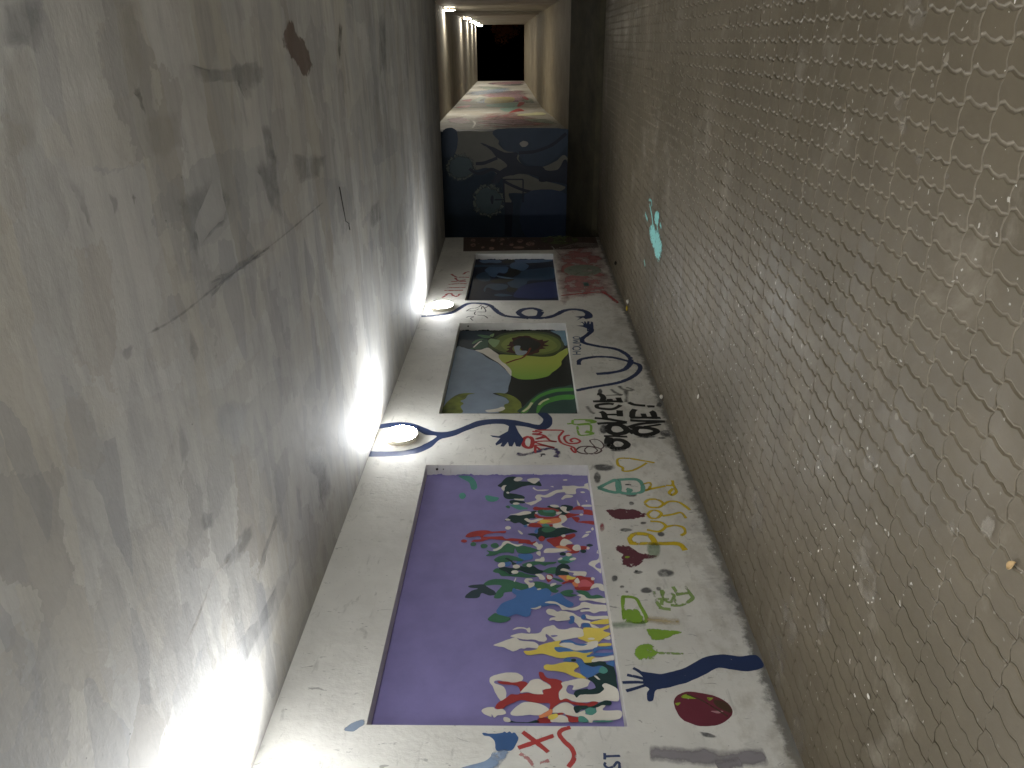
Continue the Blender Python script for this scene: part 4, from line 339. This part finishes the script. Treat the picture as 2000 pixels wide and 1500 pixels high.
def art_mesh(name, items, place, parent, first_mat=None, bg=None, gap=.00025, start=.0012, jitter=.004, limit=None):
    """items from ART; place(u, v, lift) gives the 3D point. Layers are lifted only where marks overlap."""
    V, F, FM, SA, mats = [], [], [], [], []
    def mi(c):
        m = paint(c) if isinstance(c, str) else c
        if m not in mats: mats.append(m)
        return mats.index(m)
    if bg:
        m = mi(bg[0]); b = len(V); V += [place(u, v, 0) for u, v in bg[1]]; SA += [1]*len(bg[1]); F.append(tuple(range(b, b+len(bg[1])))); FM.append(m)
    if bg and limit:
        m = 0; r = random.Random(11); prev = None; z = limit[2]; h = .006
        while z < limit[3]:
            h = min(max(h+r.gauss(0, .0035), .002), .016) if r.random() > .06 else r.uniform(.012, .024)
            b = len(V); V += [(limit[1]+.0012, NY+.004, z), (limit[1]+.0012, NY-h, z)]; SA += [1, 1]
            if prev is not None: F.append((prev, b, b+1, prev+1)); FM.append(m)
            prev = b; z += r.uniform(.006, .02)
    boxes = []
    for it in items:
        c, kind, fl = it[0], it[1], it[2]
        P = [(fl[i]/1000, fl[i+1]/1000) for i in range(0, len(fl), 2)]
        us = [p[0] for p in P]; vs = [p[1] for p in P]; w = it[3]/1000 if kind == 's' else 0
        bb = (min(us)-w, max(us)+w, min(vs)-w, max(vs)+w)
        lv = 1 + max([l for (q, l) in boxes if q[0] < bb[1] and q[1] > bb[0] and q[2] < bb[3] and q[3] > bb[2]], default=0)
        boxes.append((bb, lv)); lift = start + lv*gap; m = mi(c)
        cl = (lambda q: [(min(max(u, limit[0]), limit[1]), min(max(v, limit[2]), limit[3])) for u, v in q]) if limit else (lambda q: q)
        if kind in 'bp':
            R = cl(jit(catmull(P, True, 5) if kind == 'b' else catmull(P, True, 1), jitter))
            b = len(V); V += [place(u, v, lift) for u, v in R]; SA += [1]*len(R); F.append(tuple(range(b, b+len(R)))); FM.append(m)
        elif kind == 'f':
            if name == 'ceiling_patch':
                L_ = []
                for i_ in range(len(P)):
                    a_, b_ = P[i_], P[(i_+1) % len(P)]
                    L_ += [(a_[0]+(b_[0]-a_[0])*t_/8, a_[1]+(b_[1]-a_[1])*t_/8) for t_ in range(8)]
                R = jit(L_, .022)
            else: R = jit(catmull(P, True, 5), jitter)
            n = len(R)
            cu = sum(p[0] for p in R)/n; cv = sum(p[1] for p in R)/n
            rings = [(1.12, 0), (.9, .6), (.62, 1)] if name == 'ceiling_patch' else [(1.06, 0), (.86, .6), (.62, 1)]
            for sc, a in rings:
                b = len(V); V += [place(cu+(u-cu)*sc, cv+(v-cv)*sc, lift) for u, v in R]; SA += [a]*n
                if a > 0:
                    for i in range(n):
                        j = (i+1) % n; F.append((b-n+i, b-n+j, b+j, b+i)); FM.append(m)
            F.append(tuple(range(b, b+n))); FM.append(m)
        else:
            R = catmull(P, False, 7); n = len(R); soft = it[4]
            prof = [(-1, 0), (-.55, .6), (0, 1), (.55, .6), (1, 0)] if soft else [(-1, .0), (-.8, .75), (0, 1), (.8, .75), (1, .0)]
            b = len(V); k = len(prof)
            for i, (u, v) in enumerate(R):
                a, z = R[max(i-1, 0)], R[min(i+1, n-1)]
                du, dv = z[0]-a[0], z[1]-a[1]; L = math.hypot(du, dv) or 1
                nu, nv = -dv/L, du/L
                ww = w*.5*(1+.18*mnoise.noise(Vector((u*9, v*9, w*50))))
                end = 0 if i in (0, n-1) else 1
                for t, a_ in prof:
                    V.append(place(u+nu*t*ww, v+nv*t*ww, lift)); SA.append(a_ if end else a_*.55)
            for i in range(n-1):
                for j in range(k-1):
                    q = b+i*k+j; F.append((q, q+1, q+k+1, q+k)); FM.append(m)
    o = mesh_obj(name, V, F, mats, parent, FM)
    at = o.data.attributes.new('soft', 'FLOAT', 'POINT'); at.data.foreach_set('value', SA)
    return o

# ================================================================== NEAR PASSAGE
# --- mural wall with three recesses
V, F, FM = [], [], []
xs = sorted({X0, XE} | {a for n in NICHES for a in n[:2]}); zs_all = [-.05, 3.35]
def quad(a, b, c, d, m=0):
    i = len(V); V.extend([a, b, c, d]); F.append((i, i+1, i+2, i+3)); FM.append(m)
for i in range(len(xs)-1):
    x0, x1 = xs[i], xs[i+1]
    nn = [n for n in NICHES if abs(n[0]-x0) < 1e-6 and abs(n[1]-x1) < 1e-6]
    if nn:
        _, _, z0, z1 = nn[0]
        quad((x0, WY, -.05), (x1, WY, -.05), (x1, WY, z0), (x0, WY, z0)); quad((x0, WY, z1), (x1, WY, z1), (x1, WY, 3.35), (x0, WY, 3.35))
        yb = NY+.03
        quad((x0, WY, z0), (x1, WY, z0), (x1, yb, z0), (x0, yb, z0), 1); quad((x0, WY, z1), (x0, yb, z1), (x1, yb, z1), (x1, WY, z1), 1)
        quad((x0, WY, z0), (x0, yb, z0), (x0, yb, z1), (x0, WY, z1), 1); quad((x1, WY, z0), (x1, WY, z1), (x1, yb, z1), (x1, yb, z0), 1)
    else:
        quad((x0, WY, -.05), (x1, WY, -.05), (x1, WY, 3.35), (x0, WY, 3.35))
quad((XE, WY, -.05), (XE, WY+.45, -.05), (XE, WY+.45, 3.35), (XE, WY, 3.35)); quad((X0, WY+.45, -.05), (X0, WY+.45, 3.35), (XE, WY+.45, 3.35), (XE, WY+.45, -.05))
quad((X0, WY, 3.35), (XE, WY, 3.35), (XE, WY+.45, 3.35), (X0, WY+.45, 3.35))
wall = mesh_obj('mural_wall', V, F, [M_WALL, M_REVEAL], None, FM)
tag(wall, 'long whitewashed concrete wall with three recessed murals, graffiti and painted navy arms', 'wall')
onwall = lambda u, v, l: (u, WY-l, v)
inrec = lambda u, v, l: (u, NY-l, v)
def rag(n, seed):
    """slightly ragged painted outline of a recess back"""
    x0, x1, z0, z1 = n; r = random.Random(seed); P = []
    return [(x0, z0), (x1-.0, z0), (x1, z1), (x0, z1)]
MURALS = [('m1', 'purple', 'purple mural with white, green, red and yellow paint splashes along its lower half'),
          ('m2', 'dark', 'mural of green papaya-like fruit, pale blue sky and lime green bands on black'),
          ('m3', None, 'dark blue mural of blurred slate cloud shapes')]
bgm = {'m3': plain('mural_deep_blue', '#16233f', '#141f36', 2, .5)}
for (g, c, lab), n in zip(MURALS, NICHES):
    o = art_mesh('mural_panel', ART[g], inrec, wall, bg=(c or bgm[g], rag(n, 1)), start=.0006,
                 limit=(n[0]+.002, n[1]-.002, n[2]+.002, n[3]-.002))
    o['label'] = lab
PAINTED = [
 ('strip', 'painted_strip', 'brown painted strip with pale dots and a green oval at the end of the wall'),
 ('pink', 'painted_patch', 'faded pink painted patch with a grey-green oval'),
 ('redtag', 'graffiti_tag', 'red sprayed letters above the dark blue mural'),
 ('squig', 'arm_painting', 'thin navy looping arm painted below the second lamp'),
 ('blackscr', 'scribble', 'grey scribbled tag beside the looping arm'),
 ('hand2', 'arm_painting', 'navy painted hand with a coiled arm near the floor'),
 ('houmo', 'lettering', 'thin blue handwritten letters beside the fruit mural'),
 ('forkarm', 'arm_painting', 'navy forked arm and hand painted around the first lamp'),
 ('redscr', 'scribble', 'red line scribble of figures below the navy hand'),
 ('smear', 'smear', 'violet sprayed smear under the red scribble'),
 ('ovals', 'scribble', 'thin brown ovals drawn beside the red scribble'),
 ('greenscr', 'scribble', 'lime green box scribble'),
 ('ghost', 'smudge', 'grey rubbed-out letters around the black lettering'),
 ('black', 'lettering', 'black brushed words NOVICE ONE!'),
 ('yheart', 'heart_painting', 'yellow outlined heart'),
 ('pyggy', 'lettering', 'yellow handwritten word pyggy'),
 ('house', 'house_drawing', 'teal outlined house drawing'),
 ('pod1', 'pod_painting', 'small maroon pod shape'),
 ('mheart', 'heart_painting', 'maroon filled heart with a yellow-green spot'),
 ('smudge', 'smudge', 'scattered dark rubbed smudges under the purple mural'),
 ('bottle', 'bottle_drawing', 'lime green half-filled bottle drawing'),
 ('gfaint', 'scribble', 'faint green scribble beside the bottle drawing'),
 ('gleaf', 'leaf_painting', 'small lime green leaf'),
 ('gtree', 'tree_drawing', 'small lime green round tree'),
 ('arm3', 'arm_painting', 'thick navy arm with spread fingers reaching up from the floor'),
 ('pod2', 'pod_painting', 'large maroon seed pod with green flecks'),
 ('gbar', 'painted_bar', 'grey painted bar near the floor'),
 ('st', 'lettering', 'thin blue letters ST'),
 ('xs', 'lettering', 'red letters XS'),
 ('bhand', 'arm_painting', 'faded blue arm with a closed thumb-up hand'),
 ('nblue', 'smudge', 'faint blue smudge at the corner of the purple mural'),
]
for g, nm, lab in PAINTED:
    o = art_mesh(nm, ART[g], onwall, wall, start=.0008); o['label'] = lab
# bolts in the recess sides
for n, zz in ((NICHES[0], (2.36, 2.30)), (NICHES[1], (2.33,))):
    for q, z in enumerate(zz):
        bm = bmesh.new(); bmesh.ops.create_uvsphere(bm, u_segments=10, v_segments=6, radius=.012 if q == 0 else .006)
        bmesh.ops.transform(bm, matrix=Matrix.Translation((n[1]-.002, WY+.045, z)), verts=bm.verts)
        bm_obj('bolt_hole', bm, M_JOINTDARK, wall)

# --- opposite wall
V, F = [], []; add_box(V, F, X0, XE, RY-.4, RY, -.05, 3.35)
o = mesh_obj('side_wall', V, F, M_SIDE); tag(o, 'plain grey concrete wall opposite the murals', 'wall')

# --- ceiling (rises slightly at the open end)
def cz(x): return 3.035 + max(0, x-10.2)*.0215
V, F = [], []
cx = [X0, -4, 0, 4, 8, 10.2, 12, 13.5, 14.98]
for x in cx: V += [(x, RY, cz(x)), (x, WY, cz(x)), (x, WY, cz(x)+.45), (x, RY, cz(x)+.45)]
for i in range(len(cx)-1):
    a = i*4; F += [(a, a+4, a+5, a+1), (a+3, a+2, a+6, a+7)]
e = (len(cx)-1)*4; F += [(e, e+3, e+2, e+1), (0, 1, 2, 3)]
ceil = mesh_obj('ceiling', V, F, M_CEIL); tag(ceil, kind='structure')
o = art_mesh('ceiling_patch', ART['ce'], lambda u, v, l: (u, v, cz(u)-l), ceil, start=.0008, jitter=.012)
o['label'] = 'darker and paler plaster patches and a brown flaked spot'

# --- paved floor: interlocking zig-zag blocks, real joints
V, F, TONE, SAND_HIGHLIGHT = [], [], [], []
bx, by, am, sh = .200, .100, .0135, .0085
rr = random.Random(3)
LONG = [(0, .0095), (.035, .0125), (.065, -.0015), (.095, .0075), (.130, .0010), (.165, -.0155)]
def wave(y):
    t = (y/by) % 1.0
    return .0095*(1-4*abs(t-.5)) if True else 0
SN = 4
def block(ix, iy):
    ox, oy = ix*bx, iy*by
    P = [(ox+u+(wave(oy+LONG[0][1]) if u == 0 else 0), oy+v) for u, v in LONG]
    P += [(ox+bx+wave(oy-.0095+by*q/SN), oy-.0095+by*q/SN) for q in range(SN+1)]
    P += [(ox+u+(wave(oy+LONG[0][1]) if u == 0 else 0), oy+by+v) for u, v in reversed(LONG)]
    P += [(ox+wave(oy+.0095+by*q/SN), oy+.0095+by*q/SN) for q in range(SN-1, 0, -1)]
    return P
NL = len(LONG)
def is_side(q, n): return NL < q < NL+SN or q > n-SN
def inset(P, d):
    n = len(P); R = []
    for i in range(n):
        a, b, c = Vector(P[i-1]), Vector(P[i]), Vector(P[(i+1) % n])
        e1 = (b-a).normalized(); e2 = (c-b).normalized()
        nrm = Vector((-(e1.y+e2.y), e1.x+e2.x))
        L = nrm.length
        if L < 1e-4: R.append(tuple(b)); continue
        nrm /= L; cosv = max(.5, nrm.dot(Vector((-e1.y, e1.x))))
        q = b + nrm*(d/cosv); R.append((q.x, q.y))
    return R
for ix in range(-4, 78):
    for iy in range(math.floor(RY/by), math.ceil(WY/by)):
        P = block(ix, iy)
        hz = rr.gauss(0, .0006); tx, ty = rr.gauss(0, .0035), rr.gauss(0, .005); tn = rr.random()
        cxm, cym = ix*bx+bx/2, iy*by+by/2
        b = len(V); n = len(P)
        w_ = 1/(1+math.exp((cym-1.7+.35*mnoise.noise(Vector((cxm*.8, cym*.8, 2))))*3.2)); dep = (.09+1.0*w_)/(1+max(0, cxm-2.5)*.12)
        for ring_, (d, z) in enumerate(((.0012, -.014), (.0025, -.0060), (.0090, 0.0))):
            wide = inset(P, d); tight = inset(P, d*(.12+.5*w_))
            for q_ in range(n):
                side = is_side(q_, n); x, y = tight[q_] if side else wide[q_]
                zz = z*dep*(.28 if side else 1) if ring_ == 1 else z
                x = min(max(x, -2), 15.58); y = min(max(y, RY), WY)
                V.append((x, y, zz+hz+(x-cxm)*tx+(y-cym)*ty)); TONE.append(tn); SAND_HIGHLIGHT.append((.5*w_*max(0, min(1, (4.8-cxm)/2.2)) if side else .45*w_) if ring_ < 2 else 0)  # pale joint sand, plus highlights painted on the zig-zag edges
        for k in (0, 1):
            for i in range(n):
                j = (i+1) % n; F.append((b+k*n+i, b+k*n+j, b+(k+1)*n+j, b+(k+1)*n+i))
        F.append(tuple(range(b+2*n, b+3*n)))
floor = mesh_obj('floor', V, F, M_PAVE); tag(floor, kind='structure')
at = floor.data.attributes.new('tone', 'FLOAT', 'POINT'); at.data.foreach_set('value', TONE)
at = floor.data.attributes.new('sand_highlight', 'FLOAT', 'POINT'); at.data.foreach_set('value', SAND_HIGHLIGHT)
V = [(X0, RY, -.0065), (15.58, RY, -.0065), (15.58, WY, -.0065), (X0, WY, -.0065)]
tag(mesh_obj('floor_bed', V, [(0, 1, 2, 3)], M_JOINT), kind='structure')
o = art_mesh('paint_splash', ART['fl'], lambda u, v, l: (u, v, .0035+l), floor, start=.0008, jitter=.01); o['label'] = 'pale turquoise paint splash dried on the pavers'
o = art_mesh('dust_smear', ART['du'], lambda u, v, l: (u, v, .003+l), floor, start=.0008, jitter=.01); o['label'] = 'pale scuffed dust patches on the pavers'

# ================================================================== OPEN GAP between the two passages
V, F = [], []
prof = [(15.58, -.4), (15.58, -.004), (15.72, .10), (15.95, .17), (16.5, .30), (17.35, .55), (17.35, -.4)]
for x, z in prof: V += [(x, -4.5, z), (x, 6.5, z)]
n = len(prof)
for i in range(n): F.append((2*i, 2*((i+1) % n), 2*((i+1) % n)+1, 2*i+1))
tag(mesh_obj('gap_floor', V, F, M_DARKCON), kind='structure')

# far passage corner rings: left (mural side) y, right y, floor z, ceiling z
RA = (17.35, 1.79, -.92, .55, 3.60); RB = (27.35, 2.03, -.93, .93, 3.98); RC = (52.3, 2.28, -1.04, 1.50, 4.55)
# painted end wall facing the gap
V, F = [], []; add_box(V, F, 17.35, 17.75, 1.79, 6.5, .0, 4.6)
endw = mesh_obj('end_wall', V, F, plain('dim_blue_wall_paint', '#303f50', '#2a3846', 1.4, .6))
tag(endw, 'dark blue end wall with a painted tree branch and dandelion heads facing the gap', 'wall')
o = art_mesh('tree_mural', ART['mw'], lambda u, v, l: (17.35-l, u, v), endw, start=.0015, jitter=.012)
o['label'] = 'mural of a black bare branch, pale clouds and round dandelion heads'
V, F = [], []; add_box(V, F, 17.35, 17.75, -4.5, -.92, .0, 4.6)
tag(mesh_obj('end_wall', V, F, M_DARKCON), 'unlit bare concrete end wall right of the far passage mouth', 'wall')
V, F = [], []; add_box(V, F, 17.352, 17.75, -.92, 1.79, 3.98, 4.6)
tag(mesh_obj('lintel', V, F, M_DARKCON), 'dark concrete lintel over the far passage mouth', 'lintel')

def ring(r, dy=0, dz=0): return r
def fl_slab(a, b, z):
    return [(a[0], a[2], a[3]), (a[0], a[1], a[3]), (a[0], a[1], a[3]-.3), (a[0], a[2], a[3]-.3)], [(b[0], b[2], b[3]), (b[0], b[1], b[3]), (b[0], b[1], b[3]-.3), (b[0], b[2], b[3]-.3)]
def wl_slab(a, b, k, t):
    return ([(a[0], a[k], a[3]-.3), (a[0], a[k], a[4]+.35), (a[0], a[k]+t, a[4]+.35), (a[0], a[k]+t, a[3]-.3)],
            [(b[0], b[k], b[3]-.3), (b[0], b[k], b[4]+.35), (b[0], b[k]+t, b[4]+.35), (b[0], b[k]+t, b[3]-.3)])
def cl_slab(a, b):
    return ([(a[0], a[2], a[4]), (a[0], a[1], a[4]), (a[0], a[1], a[4]+.35), (a[0], a[2], a[4]+.35)],
            [(b[0], b[2], b[4]), (b[0], b[1], b[4]), (b[0], b[1], b[4]+.35), (b[0], b[2], b[4]+.35)])
def start(r, x):  # interpolate a ring
    lo, hi = (RA, RB) if x <= RB[0] else (RB, RC); t = (x-lo[0])/(hi[0]-lo[0])
    return tuple(lo[i]+(hi[i]-lo[i])*t for i in range(5))
def welded(name, fa, fb, mat):
    a, m1 = fa; m2, c = fb
    return mesh_obj(name, list(a)+list(m1)+list(c), [(0, 1, 2, 3)]+[(i, 4+i, 4+(i+1) % 4, (i+1) % 4) for i in range(4)]+[(4+i, 8+i, 8+(i+1) % 4, 4+(i+1) % 4) for i in range(4)]+[(11, 10, 9, 8)], mat)
A1 = start(None, 17.76)
tag(welded('far_floor', fl_slab(RA, RB, 0), fl_slab(RB, RC, 0), M_FARFLOOR), kind='structure')
tag(welded('far_ceiling', cl_slab(RA, RB), cl_slab(RB, RC), M_FARCEIL), kind='structure')
fw = welded('far_wall', wl_slab(A1, RB, 1, .4), wl_slab(RB, RC, 1, .4), M_FARWALL); tag(fw, 'graffiti covered left wall of the far passage in faded pink and mauve', 'wall')
fr = welded('far_wall', wl_slab(A1, RB, 2, -.4), wl_slab(RB, RC, 2, -.4), M_FARWALL); tag(fr, 'bare right wall of the far passage carrying the row of lamps', 'wall')
def fy(u, k=1): r = start(None, u); return r[k]
for g in ('fwA', 'fwB'):
    o = art_mesh('graffiti_tag', ART[g], lambda u, v, l: (u, fy(u)-l, v), fw, start=.003, gap=.001, jitter=.03)
    o['label'] = 'faded pink scribbled patch nearest the gap' if g == 'fwA' else 'mauve, turquoise and yellow overlapping graffiti deeper in the far passage'
# sealed movement joint round the far passage
x0, x1 = RB[0]-.03, RB[0]+.03
hexa('joint_strip', [(x0, fy(x0)-.004, .9), (x0, fy(x0)-.004, 3.96), (x0, fy(x0)+.01, 3.96), (x0, fy(x0)+.01, .9)], [(x1, fy(x1)-.004, .92), (x1, fy(x1)-.004, 3.975), (x1, fy(x1)+.01, 3.975), (x1, fy(x1)+.01, .92)], M_JOINTDARK, fw)
hexa('joint_strip', [(x0, fy(x0, 2)+.004, .9), (x0, fy(x0, 2)+.004, 3.96), (x0, fy(x0, 2)-.01, 3.96), (x0, fy(x0, 2)-.01, .9)], [(x1, fy(x1, 2)+.004, .92), (x1, fy(x1, 2)+.004, 3.975), (x1, fy(x1, 2)-.01, 3.975), (x1, fy(x1, 2)-.01, .92)], M_JOINTDARK, fr)
# pale kerb at the side of the gap
V, F = [], []; add_box(V, F, 16.2, 17.33, -1.18, -1.06, .15, .60)
tag(mesh_obj('kerb', V, F, plain('pale_kerb', '#a9a295', '#8f897c', 5)), 'short pale concrete kerb at the side of the gap', 'kerb')

# ================================================================== LAMPS
def emit_mat(name, col, power):
    k = NT(name); e = k.node('ShaderNodeEmission'); e.inputs[0].default_value = col; e.inputs[1].default_value = power
    k.link(e.outputs[0], k.out.inputs[0]); return k.m
M_LAMP = emit_mat('lit_opal_diffuser', (.955, .98, 1.0, 1), 275.0)
M_LAMPW = emit_mat('lit_yellowed_diffuser', (1.0, .94, .80, 1), 230.0)
M_RIM = plain('lamp_rim_enamel', '#d9d2c2', '#c9c0ae', 10, .45)
def lathe(prof, seg=32):
    bm = bmesh.new(); rings = []
    for r, h in prof:
        if r < 1e-6: rings.append([bm.verts.new((0, 0, h))])
        else: rings.append([bm.verts.new((r*math.cos(2*math.pi*i/seg), r*math.sin(2*math.pi*i/seg), h)) for i in range(seg)])
    for a, b in zip(rings, rings[1:]):
        for i in range(seg):
            j = (i+1) % seg
            if len(b) == 1: bm.faces.new((a[i], a[j], b[0]))
            elif len(a) == 1: bm.faces.new((a[0], b[j], b[i]))
            else: bm.faces.new((a[i], a[j], b[j], b[i]))
    return bm
def lamp_proto(M_LAMP):
    root = bpy.data.objects.new('wall_lamp', None); root.empty_display_size = .2; COL.objects.link(root)
    bm_obj('rim', lathe([(.150, .0), (.168, .004), (.176, .012), (.178, .047), (.174, .053), (.163, .055), (.160, .049)]), M_RIM, root, True)
    bm_obj('diffuser', lathe([(.161, .052), (.158, .060), (.146, .068), (.120, .075), (.080, .080), (.040, .083), (0, .084)]), M_LAMP, root, True)
    return root
protos = {}
def place_lamp(loc, face, label, group):
    """face +1: on a wall whose face looks towards -Y; -1: looks towards +Y"""
    if group in protos:
        r = protos[group].copy(); COL.objects.link(r)
        for ch in protos[group].children:
            c = ch.copy(); COL.objects.link(c); c.parent = r
    else: r = protos[group] = lamp_proto(M_LAMPW if 'far' in group else M_LAMP)
    r.location = loc; r.rotation_euler = (math.radians(90*face), 0, random.uniform(0, 0))
    tag(r, label, 'lamp', group); return r
G1 = 'lamps along the mural wall'
place_lamp((6.56, WY-.001, 2.775), 1, 'round lit wall lamp inside the forked navy arm beside the purple mural', G1)
place_lamp((10.59, WY-.001, 2.765), 1, 'round lit wall lamp above the thin looping arm near the dark blue mural', G1)
for x in (2.52, -1.5, -5.5):
    place_lamp((x, WY-.001, 2.78), 1, 'round lit wall lamp on the mural wall left of the purple mural', G1)
for x in (.6, -3.4):
    place_lamp((x, RY+.001, 2.78), -1, 'round lit wall lamp on the plain grey wall opposite the murals', G1)
G2 = 'lamps along the far passage'
for i, x in enumerate(FARX):
    r = start(None, x)
    place_lamp((x, r[2]+.001, r[4]-(.16 if i == 0 else .27)), -1, 'round lit lamp on the right wall of the far passage, ' + ('nearest its mouth', 'second from its mouth', 'third from its mouth', 'fourth from its mouth', 'beside its dark exit')[i], G2)

# ================================================================== SMALL THINGS
def crumple(name, loc, size, seed, mat, flat=.45):
    r = random.Random(seed); bm = bmesh.new(); bmesh.ops.create_icosphere(bm, subdivisions=2, radius=1)
    for v in bm.verts:
        d = 1+.35*mnoise.noise(v.co*2.1+Vector((seed*3.1, 0, 0))); v.co = v.co*d
    bmesh.ops.transform(bm, matrix=Matrix.Diagonal((size[0]/2, size[1]/2, size[2]/2, 1)), verts=bm.verts)
    zmin = min(v.co.z for v in bm.verts)
    bmesh.ops.translate(bm, vec=(0, 0, -zmin), verts=bm.verts)
    o = bm_obj(name, bm, mat); o.location = loc; o.rotation_euler.z = r.uniform(0, 6.28); return o
M_PAPER = plain('scrap_paper', '#dcd8cf', '#c9c4b8', 20, .8); M_TAN = plain('dry_leaf', '#b89c70', '#98794c', 20, .7); M_BLK = plain('dark_litter', '#1f1c1a', '#2c2824', 20, .6); M_YEL = plain('yellow_wrapper', '#d8c030', '#b8a028', 20, .5)
for loc, size, label in LITTER_PAPER:
    tag(crumple('paper_scrap', loc, size, int(loc[0]*100), M_PAPER), label, 'litter', 'white scraps on the floor')
tag(crumple('dark_litter', LIT_DARK, (.09, .06, .04), 5, M_BLK), 'black scrap of litter on the floor by the pink patch', 'litter')
tag(crumple('yellow_wrapper', LIT_YEL, (.08, .05, .03), 6, M_YEL), 'tiny yellow wrapper at the foot of the mural wall', 'litter')
# curled dry leaf
bm = bmesh.new(); N = 9; row = []
for i in range(N):
    t = i/(N-1); w = .011*math.sin(math.pi*min(1, t*.96+.04))**.8+.0006
    row.append([bm.verts.new((-.022+.044*t, s*w, .003+.007*abs(s)+.004*math.sin(t*3))) for s in (-1, -.5, 0, .5, 1)])
for a, b in zip(row, row[1:]):
    for j in range(4): bm.faces.new((a[j], b[j], b[j+1], a[j+1]))
o = bm_obj('dry_leaf', bm, M_TAN, None, True); o.location = LEAF; o.rotation_euler.z = 1.1
md = o.modifiers.new('thick', 'SOLIDIFY'); md.thickness = .0012
tag(o, 'small curled tan leaf lying on the pavers nearest the viewer', 'leaf')
# stub of black wire under the ceiling
cu = bpy.data.curves.new('wire', 'CURVE'); cu.dimensions = '3D'; cu.bevel_depth = .004; cu.bevel_resolution = 2
sp = cu.splines.new('POLY'); sp.points.add(len(WIRE)-1)
for q, (x, y, dz) in zip(sp.points, WIRE): q.co = (x, y, cz(x)-dz, 1)
tmp = bpy.data.objects.new('wire_tmp', cu); COL.objects.link(tmp)
dg = bpy.context.evaluated_depsgraph_get(); me = bpy.data.meshes.new_from_object(tmp.evaluated_get(dg)); bpy.data.objects.remove(tmp)
me.materials.clear(); me.materials.append(M_BLK); o = link(bpy.data.objects.new('wire', me)); tag(o, 'stub of thin black wire clipped under the concrete ceiling', 'wire')

# ================================================================== OUTSIDE AT NIGHT
V, F = [], []; add_box(V, F, -400, 400, -400, 400, -2.0, -.55)
tag(mesh_obj('ground', V, F, M_EARTH), kind='structure')
V, F = [], []; add_box(V, F, 52.3, 90, -9, 9, -.5, 1.45)
tag(mesh_obj('path', V, F, M_EARTH), kind='structure')
V, F = [], []; add_box(V, F, X0-.4, X0, RY-.4, WY+.45, -.05, 3.5)
tag(mesh_obj('back_wall', V, F, M_SIDE), 'plain grey concrete wall closing the passage behind the viewpoint', 'wall')
def bush(loc, rad, n, seed, label, mat, matw):
    r = random.Random(seed); root = bpy.data.objects.new('bush', None); root.location = loc; COL.objects.link(root)
    V, F = [], []
    cl = [(r.gauss(0, .5)*rad, r.gauss(0, .5)*rad, rad*(.5+r.random()*1.2), rad*r.uniform(.25, .5)) for _ in range(14)]
    for i in range(n):
        c = r.choice(cl); d = Vector((r.gauss(0, 1), r.gauss(0, 1), r.gauss(0, 1))).normalized()*c[3]*(.6+.5*r.random())
        p = Vector(c[:3])+d; a = Vector((r.gauss(0, 1), r.gauss(0, 1), r.gauss(0, 1))).normalized(); b = a.orthogonal().normalized(); s_ = r.uniform(.05, .1)
        q = len(V); V += [tuple(p-a*s_), tuple(p+b*s_*.45), tuple(p+a*s_), tuple(p-b*s_*.45)]; F.append((q, q+1, q+2, q+3))
    mesh_obj('foliage', V, F, mat, root)
    bm = bmesh.new()
    for c in cl[:7]:
        v0 = Vector((0, 0, 0)); v1 = Vector(c[:3]); ax = (v1-v0); 
        m = ax.to_track_quat('Z', 'Y').to_matrix().to_4x4(); m.translation = ax/2
        bmesh.ops.create_cone(bm, cap_ends=True, segments=6, radius1=.04, radius2=.012, depth=ax.length, matrix=m)
    bm_obj('stem', bm, matw, root); tag(root, label, 'bush'); return root
M_LEAF = plain('streetlit_leaf', '#8a4f22', '#5f3a1c', 8, .6); M_STEM = plain('bark', '#3a2c20', '#2a2018', 12, .9)  # orange street light on the leaves is put into their colour
bush((57.5, -1.1, 1.45), 1.15, 2600, 4, 'bush with street-light orange painted into its leaves, in the dark beyond the far exit', M_LEAF, M_STEM)

# ================================================================== WORLD + CAMERA
w = bpy.data.worlds.new('World'); S.world = w; w.use_nodes = True
nt = w.node_tree; bgn = nt.nodes['Background']
sky = nt.nodes.new('ShaderNodeTexSky'); sky.sky_type = 'NISHITA'; sky.sun_disc = False
sky.sun_elevation = math.radians(-6); sky.sun_rotation = math.radians(200)
nt.links.new(sky.outputs[0], bgn.inputs[0]); bgn.inputs[1].default_value = .0008

cam = bpy.data.cameras.new('camera'); co = bpy.data.objects.new('camera', cam); COL.objects.link(co)
th, ph = math.radians(24.70243), math.radians(.89739)
Fw = Vector((math.cos(th)*math.cos(ph), math.sin(th)*math.cos(ph), math.sin(ph)))
R = Vector((math.sin(th), -math.cos(th), 0)); U = R.cross(Fw)
# the photographer held the camera on its side: picture right is down in the passage
m = Matrix((-U, R, -Fw)).transposed().to_4x4(); m.translation = (0, 0, 1.54)
co.matrix_world = m
cam.sensor_width = 36; cam.lens = 1450/2000*36; cam.clip_start = .02; cam.clip_end = 2000
S.camera = co
S.render.resolution_x, S.render.resolution_y = 1024, 768
S.view_settings.view_transform = 'Standard'; S.view_settings.look = 'None'; S.view_settings.gamma = 1; S.view_settings.exposure = .32
cy = S.cycles
cy.max_bounces = 14; cy.diffuse_bounces = 8; cy.glossy_bounces = 3; cy.transparent_max_bounces = 24
cy.use_denoising = True; cy.sample_clamp_indirect = 30; cy.caustics_reflective = False; cy.caustics_refractive = False
